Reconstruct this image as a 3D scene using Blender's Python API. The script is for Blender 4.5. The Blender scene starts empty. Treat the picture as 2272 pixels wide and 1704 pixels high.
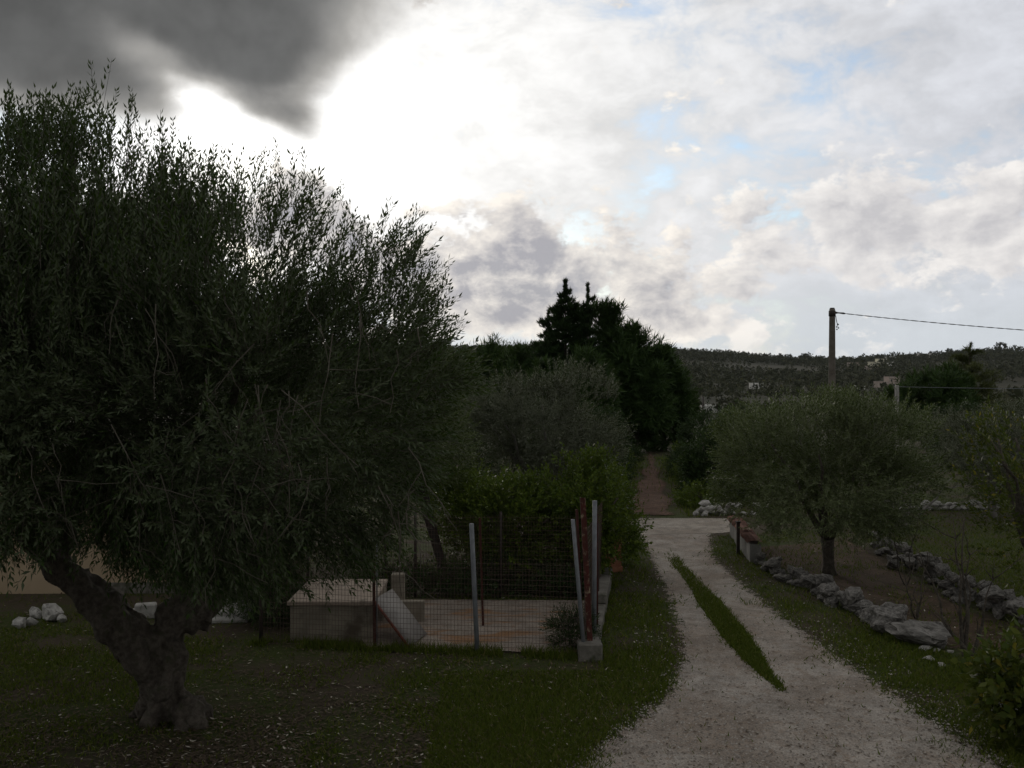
import bpy, bmesh, math, random
import numpy as np
from mathutils import Vector, Matrix, Euler

R = math.radians
random.seed(11)
rng = np.random.default_rng(11)
scene = bpy.context.scene
col = scene.collection

# ------------------------------------------------------------------ camera
CAM_H, FPX, HOR = 4.0, 2136.0, 835.0          # metres, focal length in photo pixels, horizon row
cam = bpy.data.cameras.new('camera')
cam.sensor_width = 36.0
cam.lens = 36.0 * FPX / 2272.0
cam.clip_start = 0.05
cam.clip_end = 9000
cam_o = bpy.data.objects.new('camera', cam)
col.objects.link(cam_o)
cam_o.location = (0, 0, CAM_H)
cam_o.rotation_euler = (R(90 - math.degrees(math.atan((852 - HOR) / FPX))), 0, 0)
scene.camera = cam_o

# ------------------------------------------------------------------ exposure
vs = scene.view_settings
vs.view_transform = 'Standard'
vs.look = 'None'
vs.gamma = 1.0
vs.exposure = 0.16
vs.use_curve_mapping = False
scene.cycles.max_bounces = 6
scene.cycles.diffuse_bounces = 3
scene.cycles.transparent_max_bounces = 6

# ------------------------------------------------------------------ node helper
class NT:
    def __init__(s, tree):
        s.t = tree
        s.t.nodes.clear()
    def n(s, typ, **kw):
        nd = s.t.nodes.new(typ)
        for k, v in kw.items():
            setattr(nd, k, v)
        return nd
    def l(s, a, b):
        s.t.links.new(a, b)
    def put(s, sock, v):
        if hasattr(v, 'is_linked') or isinstance(v, bpy.types.NodeSocket):
            s.t.links.new(v, sock)
        elif isinstance(v, (tuple, list)) and sock.type == 'RGBA' and len(v) == 3:
            sock.default_value = (*v, 1)
        else:
            sock.default_value = v
    def m(s, op, a, b=None, c=None, clamp=False):
        nd = s.n('ShaderNodeMath', operation=op, use_clamp=clamp)
        for i, v in enumerate((a, b, c)):
            if v is not None:
                s.put(nd.inputs[i], v)
        return nd.outputs[0]
    def vm(s, op, a, b=None):
        nd = s.n('ShaderNodeVectorMath', operation=op)
        s.put(nd.inputs[0], a)
        if b is not None:
            s.put(nd.inputs[1], b)
        return nd
    def comb(s, x, y, z):
        nd = s.n('ShaderNodeCombineXYZ')
        for i, v in enumerate((x, y, z)):
            s.put(nd.inputs[i], v)
        return nd.outputs[0]
    def noise(s, vec, scale, detail=4, rough=0.55, dist=0.0):
        nd = s.n('ShaderNodeTexNoise')
        if vec is not None:
            s.put(nd.inputs['Vector'], vec)
        nd.inputs['Scale'].default_value = scale
        nd.inputs['Detail'].default_value = detail
        nd.inputs['Roughness'].default_value = rough
        nd.inputs['Distortion'].default_value = dist
        return nd.outputs[0]
    def ss(s, v, a, b, lo=0.0, hi=1.0):
        nd = s.n('ShaderNodeMapRange', interpolation_type='SMOOTHSTEP')
        s.put(nd.inputs[0], v)
        for i, q in enumerate((a, b, lo, hi)):
            s.put(nd.inputs[i + 1], q)
        return nd.outputs[0]
    def mix(s, f, a, b, typ='MIX'):
        nd = s.n('ShaderNodeMix', data_type='RGBA', blend_type=typ)
        s.put(nd.inputs[0], f)
        s.put(nd.inputs[6], a)
        s.put(nd.inputs[7], b)
        return nd.outputs[2]
    def scale(s, c, f):
        nd = s.vm('SCALE', c)
        s.put(nd.inputs['Scale'], f)
        return nd.outputs[0]

# ------------------------------------------------------------------ world: backlit clouds over a Nishita sky
SUN_AZ, SUN_EL = -15.0, 14.0                   # degrees from +Y (left is negative) and above the horizon
world = bpy.data.worlds.new('World')
scene.world = world
world.use_nodes = True
w = NT(world.node_tree)
d = w.n('ShaderNodeTexCoord').outputs['Generated']
sep = w.n('ShaderNodeSeparateXYZ')
w.l(d, sep.inputs[0])
dx, dy, dz = sep.outputs
zc = w.m('MAXIMUM', dz, 0.0)
el = w.m('MULTIPLY', w.m('ARCSINE', zc), 57.2958)
az = w.m('MULTIPLY', w.m('ARCTAN2', dx, dy), 57.2958)
sd = (math.sin(R(SUN_AZ)) * math.cos(R(SUN_EL)), math.cos(R(SUN_AZ)) * math.cos(R(SUN_EL)), math.sin(R(SUN_EL)))
dotn = w.vm('DOT_PRODUCT', d, sd).outputs['Value']
theta = w.m('MULTIPLY', w.m('ARCCOSINE', w.m('MINIMUM', dotn, 0.99999)), 57.2958)
glow = w.m('ADD', w.m('MULTIPLY', w.m('EXPONENT', w.m('MULTIPLY', theta, -1 / 8.5)), 0.85), 0.45)
glow = w.m('ADD', glow, w.m('MULTIPLY', w.m('EXPONENT', w.m('MULTIPLY', theta, -1 / 48.0)), 0.42))

sky = w.n('ShaderNodeTexSky', sky_type='NISHITA')
sky.sun_disc = False
sky.sun_elevation = R(SUN_EL)
sky.sun_rotation = R(SUN_AZ)
sky.air_density = 1.0
sky.dust_density = 0.3
sky.ozone_density = 2.0
bg_sky = w.n('ShaderNodeBackground')
w.l(sky.outputs[0], bg_sky.inputs[0])
bg_sky.inputs[1].default_value = 0.14

# high, thin mottled layer
pz = w.m('ADD', zc, 0.22)
hx, hy = w.m('DIVIDE', dx, pz), w.m('DIVIDE', dy, pz)
hv = w.comb(hx, w.m('MULTIPLY', hy, 1.25), 3.7)
dvs = w.comb(dx, w.m('MULTIPLY', dy, 1.0), w.m('MULTIPLY', dz, 1.7))
n_big = w.noise(dvs, 3.6, 3, 0.5, 0.3)
n_mid = w.noise(dvs, 11.0, 6, 0.6, 0.35)
n_fin = w.noise(dvs, 34.0, 5, 0.62, 0.3)
cov = w.m('ADD', w.m('ADD', w.m('MULTIPLY', n_big, 0.9), w.m('MULTIPLY', n_mid, 0.75)), w.m('MULTIPLY', n_fin, 0.22))
cover_hi = w.ss(cov, 0.72, 0.99, 0.20, 1.0)
veil = w.m('ADD', w.ss(n_mid, 0.3, 0.72, 0.80, 1.03), w.ss(n_fin, 0.3, 0.7, 0.0, 0.09))
hi_rgb = w.scale(w.mix(w.ss(theta, 12, 45), (1.0, 0.99, 0.97), (0.94, 0.965, 1.035)), w.m('MULTIPLY', glow, veil))

# heaped clouds low over the horizon
def heap(off_a, off_e):
    v = w.comb(w.m('MULTIPLY', w.m('ADD', az, off_a), 1 / 4.0), w.m('MULTIPLY', w.m('ADD', el, off_e), 1 / 2.7), 1.3)
    return w.noise(v, 1.0, 8, 0.6, 0.12)
def blob(a0, e0, ra, re, k):
    q = w.m('ADD', w.m('POWER', w.m('DIVIDE', w.m('SUBTRACT', az, a0), ra), 2), w.m('POWER', w.m('DIVIDE', w.m('SUBTRACT', el, e0), re), 2))
    return w.m('MULTIPLY', w.m('EXPONENT', w.m('MULTIPLY', q, -1)), k)
h0 = heap(0, 0)
h1 = heap(-0.7, 0.55)
bl = w.m('ADD', blob(0.0, 5.7, 9.5, 3.5, 0.42), blob(24.5, 8.0, 9.5, 3.2, 0.33))
bl = w.m('ADD', bl, w.m('ADD', blob(10.0, 3.0, 4.5, 1.6, 0.24), blob(-13.0, 9.0, 6.0, 2.2, 0.30)))
bl = w.m('ADD', bl, blob(15.0, 5.4, 4.0, 1.2, 0.05))
side = w.m('MULTIPLY', w.ss(w.m('ABSOLUTE', az), 32, 60), w.ss(el, 22, 10))
bl = w.m('ADD', bl, w.m('MULTIPLY', side, 0.2))
dens = w.m('SUBTRACT', w.m('ADD', h0, bl), 0.60)
cover_lo = w.m('MULTIPLY', w.ss(dens, 0.0, 0.10, 0.0, 0.95), w.ss(el, 0.6, 2.6, 0.35, 1.0))
lit = w.m('ADD', w.m('MULTIPLY', w.m('SUBTRACT', h0, h1), 3.4), w.ss(dens, 0.30, 0.02, 0.14, 0.66))
lit = w.m('ADD', lit, w.ss(el, 3.6, 2.0, 0.0, 0.3))
lit = w.m('MAXIMUM', w.m('MINIMUM', lit, 1.0), 0.0)
lo_rgb = w.mix(lit, w.mix(w.ss(az, 8, 18), (0.36, 0.355, 0.385), (0.52, 0.51, 0.525)), w.mix(w.ss(az, 8, 18), (0.93, 0.87, 0.79), (0.85, 0.82, 0.79)))

# storm cloud overhead with a ragged leading edge
pz2 = w.m('MAXIMUM', dz, 0.03)
px_, py_ = w.m('DIVIDE', dx, pz2), w.m('DIVIDE', dy, pz2)
dv = w.comb(px_, py_, 8.1)
dn = w.m('ADD', w.m('MULTIPLY', w.noise(dv, 1.1, 2, 0.5, 0.3), 0.5), w.m('MULTIPLY', w.noise(d, 8.0, 6, 0.55, 0.3), 0.5))
dn2 = w.noise(dv, 0.7, 3, 0.5)
def pk(c0, wd_, k_):
    return w.m('MULTIPLY', w.m('EXPONENT', w.m('MULTIPLY', w.m('POWER', w.m('DIVIDE', w.m('SUBTRACT', px_, c0), wd_), 2), -1)), k_)
edge = w.m('ADD', w.m('ADD', w.ss(px_, 0.08, -0.95, 2.28, 3.85), pk(-1.12, 0.13, -0.45)), pk(-0.84, 0.13, 0.22))
dd = w.m('ADD', w.m('SUBTRACT', edge, py_), w.m('MULTIPLY', w.m('SUBTRACT', dn, 0.5), 1.9))
cover_dk = w.ss(dd, -0.22, 0.40)
thick = w.ss(dd, 0.0, 1.0)
dk_l = w.m('ADD', w.m('MULTIPLY', w.ss(w.noise(d, 6.0, 5, 0.55), 0.35, 0.7), 0.07), w.ss(thick, 0, 1, 0.34, 0.082))
dk_l = w.m('ADD', dk_l, w.ss(py_, 2.5, 0.8, 0.0, 0.22))
dk_rgb = w.scale(w.mix(thick, (1.0, 0.96, 0.90), (0.985, 0.995, 0.985)), dk_l)

def bgd(c):
    b = w.n('ShaderNodeBackground')
    w.put(b.inputs[0], c)
    b.inputs[1].default_value = 1.0
    return b.outputs[0]
def mxs(f, a, b):
    q = w.n('ShaderNodeMixShader')
    w.put(q.inputs[0], f)
    w.l(a, q.inputs[1])
    w.l(b, q.inputs[2])
    return q.outputs[0]
s1 = mxs(cover_hi, bg_sky.outputs[0], bgd(hi_rgb))
s2 = mxs(w.ss(el, 8.0, 1.0, 0.0, 0.72), s1, bgd((0.585, 0.63, 0.665)))
s3 = mxs(cover_lo, s2, bgd(lo_rgb))
s4 = mxs(cover_dk, s3, bgd(dk_rgb))
s5 = mxs(w.ss(dz, 0.0, -0.02), s4, bgd((0.04, 0.04, 0.035)))
wo = w.n('ShaderNodeOutputWorld')
w.l(s5, wo.inputs[0])

# ------------------------------------------------------------------ sun behind cloud
sun = bpy.data.lights.new('sun', 'SUN')
sun.energy = 0.5
sun.angle = R(14)
sun.color = (1.0, 0.93, 0.82)
sun_o = bpy.data.objects.new('sun', sun)
col.objects.link(sun_o)
sun_o.rotation_euler = Vector((-sd[0], -sd[1], -sd[2])).to_track_quat('-Z', 'Y').to_euler()
sun_o.location = (0, 0, 60)

# ------------------------------------------------------------------ materials
def std(name, c1, c2, scale=4.0, rough=0.85, bump=0.3, bscale=40.0, c3=None, s3=None, spec=0.3, detail=6, t=(0.35, 0.65)):
    m_ = bpy.data.materials.new(name)
    m_.use_nodes = True
    q = NT(m_.node_tree)
    co = q.n('ShaderNodeTexCoord').outputs['Object']
    f = q.ss(q.noise(co, scale, detail, 0.6, 0.2), t[0], t[1])
    c = q.mix(f, c1, c2)
    if c3 is not None:
        f3 = q.ss(q.noise(co, s3 or scale * 0.35, 4, 0.6), 0.52, 0.70)
        c = q.mix(f3, c, c3)
    b = q.n('ShaderNodeBsdfPrincipled')
    q.l(c, b.inputs['Base Color'])
    b.inputs['Roughness'].default_value = rough
    b.inputs['Specular IOR Level'].default_value = spec
    if bump:
        bp = q.n('ShaderNodeBump')
        bp.inputs['Strength'].default_value = bump
        bp.inputs['Distance'].default_value = 0.02
        q.l(q.noise(co, bscale, 6, 0.65), bp.inputs['Height'])
        q.l(bp.outputs[0], b.inputs['Normal'])
    o = q.n('ShaderNodeOutputMaterial')
    q.l(b.outputs[0], o.inputs[0])
    m_.diffuse_color = (*c1, 1)
    return m_

def leafmat(name, c1, c2, under=None, trans=0.25, rough=0.5, c3=None):
    m_ = bpy.data.materials.new(name)
    m_.use_nodes = True
    q = NT(m_.node_tree)
    g = q.n('ShaderNodeNewGeometry')
    rnd = g.outputs['Random Per Island']
    c = q.mix(rnd, c1, c2)
    if c3 is not None:
        c = q.mix(q.ss(rnd, 0.93, 0.96), c, c3)
    if under is not None:
        c = q.mix(g.outputs['Backfacing'], c, under)
    b = q.n('ShaderNodeBsdfPrincipled')
    q.l(c, b.inputs['Base Color'])
    b.inputs['Roughness'].default_value = rough
    b.inputs['Specular IOR Level'].default_value = 0.16
    tr = q.n('ShaderNodeBsdfTranslucent')
    q.l(q.mix(0.5, c, (0.10, 0.14, 0.02)), tr.inputs[0])
    mx = q.n('ShaderNodeMixShader')
    mx.inputs[0].default_value = trans
    q.l(b.outputs[0], mx.inputs[1])
    q.l(tr.outputs[0], mx.inputs[2])
    o = q.n('ShaderNodeOutputMaterial')
    q.l(mx.outputs[0], o.inputs[0])
    m_.diffuse_color = (*c1, 1)
    return m_

M = {}
M['bark'] = std('olive_bark', (0.060, 0.049, 0.040), (0.120, 0.103, 0.084), 14.0, 0.95, 1.0, 13, (0.058, 0.056, 0.036), 9)
M['bark'].node_tree.nodes['Bump'].inputs['Distance'].default_value = 0.06
M['bark_grey'] = std('grey_bark', (0.12, 0.11, 0.10), (0.22, 0.205, 0.19), 5.0, 0.95, 0.6, 25)
M['twig'] = std('twig', (0.06, 0.052, 0.04), (0.11, 0.098, 0.08), 6.0, 0.9, 0)
M['olive'] = leafmat('olive_leaf', (0.024, 0.050, 0.011), (0.050, 0.084, 0.020), (0.088, 0.112, 0.062), 0.25, 0.55)
M['olive2'] = leafmat('olive_leaf_pale', (0.045, 0.074, 0.016), (0.092, 0.124, 0.030), (0.15, 0.18, 0.088), 0.25, 0.45)
M['olive_grey'] = leafmat('olive_leaf_grey', (0.046, 0.058, 0.027), (0.082, 0.094, 0.050), (0.15, 0.162, 0.115), 0.18, 0.5)
M['shrub'] = leafmat('shrub_leaf', (0.060, 0.105, 0.014), (0.125, 0.165, 0.022), None, 0.35, 0.35)
M['shrub_y'] = leafmat('yellowing_leaf', (0.045, 0.072, 0.014), (0.115, 0.130, 0.022), None, 0.35, 0.4, (0.26, 0.22, 0.03))
M['pine'] = leafmat('pine_needle', (0.027, 0.056, 0.015), (0.052, 0.092, 0.022), None, 0.15, 0.6)
M['cypress'] = leafmat('cypress_spray', (0.018, 0.038, 0.012), (0.034, 0.062, 0.018), None, 0.1, 0.7)
M['dark'] = leafmat('evergreen_leaf', (0.020, 0.042, 0.013), (0.040, 0.068, 0.019), None, 0.15, 0.5)
M['far'] = leafmat('far_foliage', (0.050, 0.058, 0.032), (0.070, 0.070, 0.044), None, 0.05, 0.9, (0.085, 0.082, 0.03))
M['cedar'] = leafmat('cedar_needle', (0.06, 0.075, 0.022), (0.09, 0.10, 0.03), None, 0.15, 0.6)
M['grass'] = leafmat('grass_blade', (0.060, 0.090, 0.010), (0.135, 0.165, 0.022), None, 0.35, 0.6, (0.20, 0.17, 0.06))
M['drygrass'] = leafmat('dry_straw', (0.20, 0.16, 0.10), (0.42, 0.37, 0.28), None, 0.1, 0.7)
M['litter'] = leafmat('leaf_litter', (0.06, 0.042, 0.028), (0.15, 0.11, 0.075), None, 0.1, 0.8, (0.55, 0.50, 0.42))
M['stone'] = std('limestone', (0.13, 0.122, 0.112), (0.32, 0.30, 0.28), 4.5, 0.95, 1.0, 9, (0.065, 0.06, 0.052), 7.0)
M['stone_w'] = std('white_limestone', (0.27, 0.26, 0.245), (0.48, 0.46, 0.43), 3.0, 0.9, 0.6, 14, (0.16, 0.15, 0.14), 5.0)
M['render'] = std('grey_render', (0.17, 0.165, 0.155), (0.27, 0.26, 0.245), 2.5, 0.95, 0.25, 30, (0.12, 0.115, 0.10), 1.2)
M['beige'] = std('beige_render', (0.33, 0.25, 0.165), (0.40, 0.31, 0.21), 1.2, 0.95, 0.15, 40)
M['kennel'] = std('cream_block_wall', (0.19, 0.165, 0.13), (0.30, 0.265, 0.21), 2.6, 0.95, 0.35, 28, (0.10, 0.082, 0.06), 1.7)
M['roof_slab'] = std('roof_screed', (0.28, 0.225, 0.18), (0.38, 0.31, 0.255), 3.0, 0.95, 0.3, 30, (0.17, 0.14, 0.11), 3.0)
M['board'] = std('weathered_board', (0.20, 0.185, 0.175), (0.29, 0.27, 0.255), 2.0, 0.85, 0.2, 40)
M['redpaint'] = std('red_paint', (0.17, 0.045, 0.028), (0.10, 0.035, 0.024), 7.0, 0.7, 0.3, 30)
M['rust'] = std('rusty_steel', (0.075, 0.022, 0.016), (0.045, 0.018, 0.014), 9.0, 0.85, 0.4, 40)
M['peel'] = std('peeling_red_paint', (0.085, 0.02, 0.015), (0.055, 0.018, 0.014), 6.0, 0.8, 0.4, 30, (0.32, 0.26, 0.18), 9.0)
M['galv'] = std('galvanised_steel', (0.14, 0.15, 0.165), (0.20, 0.21, 0.225), 8.0, 0.5, 0.15, 40)
M['wire'] = std('rusty_wire', (0.07, 0.05, 0.042), (0.11, 0.075, 0.06), 9.0, 0.8, 0)
M['concrete'] = std('concrete', (0.12, 0.11, 0.095), (0.20, 0.185, 0.165), 4.0, 0.95, 0.4, 20, (0.06, 0.062, 0.04), 3.0)
M['tile'] = std('terracotta', (0.22, 0.095, 0.065), (0.15, 0.07, 0.05), 6.0, 0.9, 0.3, 30)
M['brick'] = std('hollow_brick', (0.36, 0.17, 0.10), (0.28, 0.12, 0.07), 7.0, 0.9, 0.3, 30)
M['iron'] = std('dark_iron', (0.025, 0.022, 0.02), (0.05, 0.035, 0.03), 9.0, 0.7, 0.2, 30)
M['pole'] = std('weathered_pole', (0.10, 0.085, 0.07), (0.16, 0.14, 0.12), 4.0, 0.9, 0.4, 25)
M['cable'] = std('black_cable', (0.02, 0.02, 0.022), (0.04, 0.04, 0.045), 20, 0.6, 0)
M['white'] = std('whitewash', (0.74, 0.72, 0.68), (0.82, 0.80, 0.77), 0.5, 0.9, 0)
M['cream'] = std('cream_wash', (0.66, 0.62, 0.47), (0.74, 0.70, 0.56), 0.5, 0.9, 0)
M['pinkish'] = std('faded_pink_stone', (0.42, 0.34, 0.30), (0.50, 0.42, 0.375), 0.4, 0.95, 0)
M['glass'] = std('dark_pane', (0.03, 0.03, 0.035), (0.05, 0.05, 0.055), 2, 0.3, 0)

# ground materials ------------------------------------------------
def groundmat():
    m_ = bpy.data.materials.new('ground_earth')
    m_.use_nodes = True
    q = NT(m_.node_tree)
    co = q.n('ShaderNodeTexCoord').outputs['Object']
    n1 = q.noise(co, 0.55, 6, 0.62, 0.4)
    n2 = q.noise(co, 5.0, 6, 0.65)
    n3 = q.noise(co, 38.0, 4, 0.7)
    green = q.mix(n3, (0.032, 0.045, 0.011), (0.066, 0.080, 0.022))
    brown = q.mix(n3, (0.045, 0.034, 0.024), (0.10, 0.078, 0.056))
    c = q.mix(q.ss(q.m('ADD', n1, q.m('MULTIPLY', n2, 0.45)), 0.60, 0.84), brown, green)
    c = q.mix(q.ss(n2, 0.62, 0.78), c, q.mix(n3, (0.09, 0.07, 0.045), (0.17, 0.145, 0.105)))
    # far country: scrub and fields in broad patches
    nf = q.noise(co, 0.018, 5, 0.6, 0.3)
    pos = q.n('ShaderNodeSeparateXYZ')
    q.l(co, pos.inputs[0])
    far = q.mix(q.ss(nf, 0.35, 0.65), (0.038, 0.039, 0.024), (0.058, 0.053, 0.034))
    c = q.mix(q.ss(pos.outputs[1], 60, 160), c, far)
    b = q.n('ShaderNodeBsdfPrincipled')
    q.l(c, b.inputs['Base Color'])
    b.inputs['Roughness'].default_value = 0.95
    b.inputs['Specular IOR Level'].default_value = 0.15
    bp = q.n('ShaderNodeBump')
    bp.inputs['Strength'].default_value = 0.8
    bp.inputs['Distance'].default_value = 0.05
    q.l(q.m('ADD', n2, q.m('MULTIPLY', n3, 0.6)), bp.inputs['Height'])
    q.l(bp.outputs[0], b.inputs['Normal'])
    o = q.n('ShaderNodeOutputMaterial')
    q.l(b.outputs[0], o.inputs[0])
    return m_
M['ground'] = groundmat()

def sheetmat(name, ca, cb, cc, big=0.8, fine=60.0, stain=None, rough=0.95, cut=0.6, bump=0.5, stain_sc=0.9):
    """surface of a laid sheet; the 'edge' attribute (0 at the rim) frays it into the ground"""
    m_ = bpy.data.materials.new(name)
    m_.use_nodes = True
    q = NT(m_.node_tree)
    co = q.n('ShaderNodeTexCoord').outputs['Object']
    n1 = q.noise(co, big, 5, 0.6, 0.4)
    n2 = q.noise(co, fine, 3, 0.7)
    n3 = q.noise(co, 7.0, 5, 0.65)
    c = q.mix(q.ss(n1, 0.35, 0.66), ca, cb)
    c = q.mix(q.m('MULTIPLY', q.ss(n3, 0.46, 0.70), 0.7), c, cc)
    c = q.scale(c, q.ss(q.noise(co, 2.1, 4, 0.6, 0.6), 0.3, 0.7, 0.80, 1.14))
    if stain is not None:
        st = q.n('ShaderNodeMapping')
        st.inputs['Scale'].default_value = (1.0, 2.4, 1.0)
        q.l(co, st.inputs[0])
        c = q.mix(q.ss(q.noise(st.outputs[0], stain_sc, 5, 0.6, 1.0), 0.50, 0.66, 0, 0.85), c, stain)
    c = q.mix(q.ss(n2, 0.30, 0.70), q.scale(c, 0.62), q.scale(c, 1.22))
    b = q.n('ShaderNodeBsdfPrincipled')
    q.l(c, b.inputs['Base Color'])
    b.inputs['Roughness'].default_value = rough
    b.inputs['Specular IOR Level'].default_value = 0.2
    bp = q.n('ShaderNodeBump')
    bp.inputs['Strength'].default_value = bump
    bp.inputs['Distance'].default_value = 0.02
    q.l(q.m('ADD', n2, n3), bp.inputs['Height'])
    q.l(bp.outputs[0], b.inputs['Normal'])
    at = q.n('ShaderNodeAttribute', attribute_name='edge')
    k = q.m('ADD', at.outputs['Fac'], q.m('MULTIPLY', q.m('SUBTRACT', q.m('ADD', q.m('MULTIPLY', n3, 0.6), q.m('MULTIPLY', n2, 0.4)), 0.5), 1.6))
    a = q.m('GREATER_THAN', k, cut)
    tr = q.n('ShaderNodeBsdfTransparent')
    mx = q.n('ShaderNodeMixShader')
    q.l(a, mx.inputs[0])
    q.l(tr.outputs[0], mx.inputs[1])
    q.l(b.outputs[0], mx.inputs[2])
    o = q.n('ShaderNodeOutputMaterial')
    q.l(mx.outputs[0], o.inputs[0])
    return m_
M['gravel'] = sheetmat('pale_gravel', (0.30, 0.25, 0.21), (0.43, 0.385, 0.345), (0.26, 0.195, 0.145), 0.7, 55, cut=0.36)
M['road'] = sheetmat('worn_road', (0.32, 0.27, 0.225), (0.42, 0.37, 0.32), (0.22, 0.205, 0.19), 0.8, 55)
M['redearth'] = sheetmat('red_earth', (0.11, 0.062, 0.045), (0.16, 0.098, 0.072), (0.055, 0.05, 0.028), 1.3, 22, cut=0.75)
M['turf'] = sheetmat('turf', (0.07, 0.095, 0.016), (0.095, 0.12, 0.022), (0.11, 0.09, 0.045), 2.5, 30, cut=0.8)
M['bed'] = sheetmat('tilled_brown_earth', (0.070, 0.045, 0.030), (0.11, 0.072, 0.048), (0.05, 0.05, 0.02), 0.8, 40, bump=1.0)
M['slab'] = sheetmat('stained_concrete', (0.23, 0.19, 0.16), (0.30, 0.255, 0.215), (0.19, 0.14, 0.11), 0.9, 60, stain=(0.25, 0.125, 0.055), cut=0.25, bump=0.15)

# ------------------------------------------------------------------ scene helpers
def tag(o, label, cat, group=None):
    o['label'] = label
    o['category'] = cat
    if group:
        o['group'] = group
    return o
def empty(name, loc, rz=0.0):
    o = bpy.data.objects.new(name, None)
    col.objects.link(o)
    o.empty_display_size = 0.2
    o.location = loc
    o.rotation_euler = (0, 0, rz)
    return o
def link(name, me, parent=None, loc=None, rot=None, sc=None):
    o = bpy.data.objects.new(name, me)
    col.objects.link(o)
    if parent is not None:
        o.parent = parent
    if loc is not None:
        o.location = loc
    if rot is not None:
        o.rotation_euler = rot
    if sc is not None:
        o.scale = sc
    return o
def qmesh(name, V, F, mats, mi=None, smooth=False):
    """mesh from numpy arrays; F is (n,4) or (n,3)"""
    V = np.asarray(V, dtype=np.float32)
    F = np.asarray(F, dtype=np.int32)
    k = F.shape[1]
    me = bpy.data.meshes.new(name)
    me.vertices.add(len(V))
    me.vertices.foreach_set('co', V.ravel())
    me.loops.add(F.size)
    me.loops.foreach_set('vertex_index', F.ravel())
    me.polygons.add(len(F))
    me.polygons.foreach_set('loop_start', np.arange(0, F.size, k, dtype=np.int32))
    me.polygons.foreach_set('loop_total', np.full(len(F), k, dtype=np.int32))
    if mi is not None:
        me.polygons.foreach_set('material_index', np.asarray(mi, dtype=np.int32))
    if smooth:
        me.polygons.foreach_set('use_smooth', np.ones(len(F), dtype=bool))
    for m_ in (mats if isinstance(mats, (list, tuple)) else [mats]):
        me.materials.append(m_)
    me.update(calc_edges=True)
    return me
def bm_mesh(name, bm, mat, smooth=False):
    me = bpy.data.meshes.new(name)
    bm.normal_update()
    bm.to_mesh(me)
    bm.free()
    for m_ in (mat if isinstance(mat, (list, tuple)) else [mat]):
        me.materials.append(m_)
    if smooth:
        for p in me.polygons:
            p.use_smooth = True
    return me
def add_box(bm, x0, x1, y0, y1, z0, z1, bevel=0.0):
    r = bmesh.ops.create_cube(bm, size=1.0)
    vs_ = r['verts']
    bmesh.ops.scale(bm, vec=(x1 - x0, y1 - y0, z1 - z0), verts=vs_)
    bmesh.ops.translate(bm, vec=((x0 + x1) / 2, (y0 + y1) / 2, (z0 + z1) / 2), verts=vs_)
    if bevel:
        es = list({e for v in vs_ for e in v.link_edges})
        bmesh.ops.bevel(bm, geom=es, offset=bevel, segments=1, affect='EDGES')
    return vs_
def box_mesh(name, x0, x1, y0, y1, z0, z1, mat, bevel=0.006):
    bm = bmesh.new()
    add_box(bm, x0, x1, y0, y1, z0, z1, bevel)
    return bm_mesh(name, bm, mat)
def gp(px, py, z=0.0):
    """a point of the photograph seen on level z"""
    dd_ = (CAM_H - z) * FPX / (py - HOR)
    return ((px - 1136.0) * dd_ / FPX, dd_)

# value noise on arrays
_perm = np.random.default_rng(5).permutation(4096)
_val = np.random.default_rng(6).random(4096)
def vn(P, s=1.0, off=0.0):
    P = np.asarray(P, dtype=float) * s + off
    I = np.floor(P).astype(int)
    f = P - I
    f = f * f * (3 - 2 * f)
    def h(i, j, k):
        return _val[_perm[(_perm[(_perm[i & 4095] + j) & 4095] + k) & 4095]]
    x, y, z = I[..., 0], I[..., 1], I[..., 2]
    out = 0
    for a in (0, 1):
        for b in (0, 1):
            for c in (0, 1):
                wt = (f[..., 0] if a else 1 - f[..., 0]) * (f[..., 1] if b else 1 - f[..., 1]) * (f[..., 2] if c else 1 - f[..., 2])
                out = out + wt * h(x + a, y + b, z + c)
    return out
def vn2(x, y, s=1.0, off=0.0):
    x = np.asarray(x, dtype=float)
    return vn(np.stack([x, np.asarray(y, dtype=float) + 0 * x, np.zeros_like(x) + 0.37], -1), s, off)

# ------------------------------------------------------------------ terrain
_sx = np.array([-1400, -400, 0, 600, 1000, 1250, 1480, 1600, 1750, 1850, 2000, 2150, 2272, 2700, 3600])
_sy = np.array([805, 790, 772, 775, 778, 774, 779, 788, 800, 800, 795, 786, 780, 776, 800])
def gz(x, y):
    x = np.asarray(x, dtype=float)
    y = np.asarray(y, dtype=float)
    base = np.interp(y, [-60, 30, 50, 100, 200, 350, 500], [0, 0, -0.25, -1.6, -4.6, -6.6, -5.2])
    t = 1136 + FPX * x / np.maximum(y, 1.0)
    H = CAM_H + (HOR - np.interp(t, _sx, _sy)) / FPX * 1500
    u = np.clip((y - 500) / 1000, 0, 1)
    up = base + (H + 5.2) * (0.55 * u + 0.45 * u * u * (3 - 2 * u))
    up = up - np.maximum(y - 1500, 0) * 0.004
    far = up + 2.2 * (vn2(x, y, 0.012) - 0.5) * np.clip((y - 90) / 250, 0, 1)
    return np.where(y > 90, far, base)
def gz1(x, y):
    return float(gz(x, y))
def hit(px, py):
    """march a sight line to the terrain"""
    a, b = (px - 1136) / FPX, (HOR - py) / FPX
    yy = np.arange(20, 2200, 1.0)
    dz_ = CAM_H + b * yy - gz(a * yy, yy)
    k = np.where(dz_ < 0)[0]
    y = yy[k[0]] if len(k) else 1480.0
    return a * y, y, gz1(a * y, y)

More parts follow.
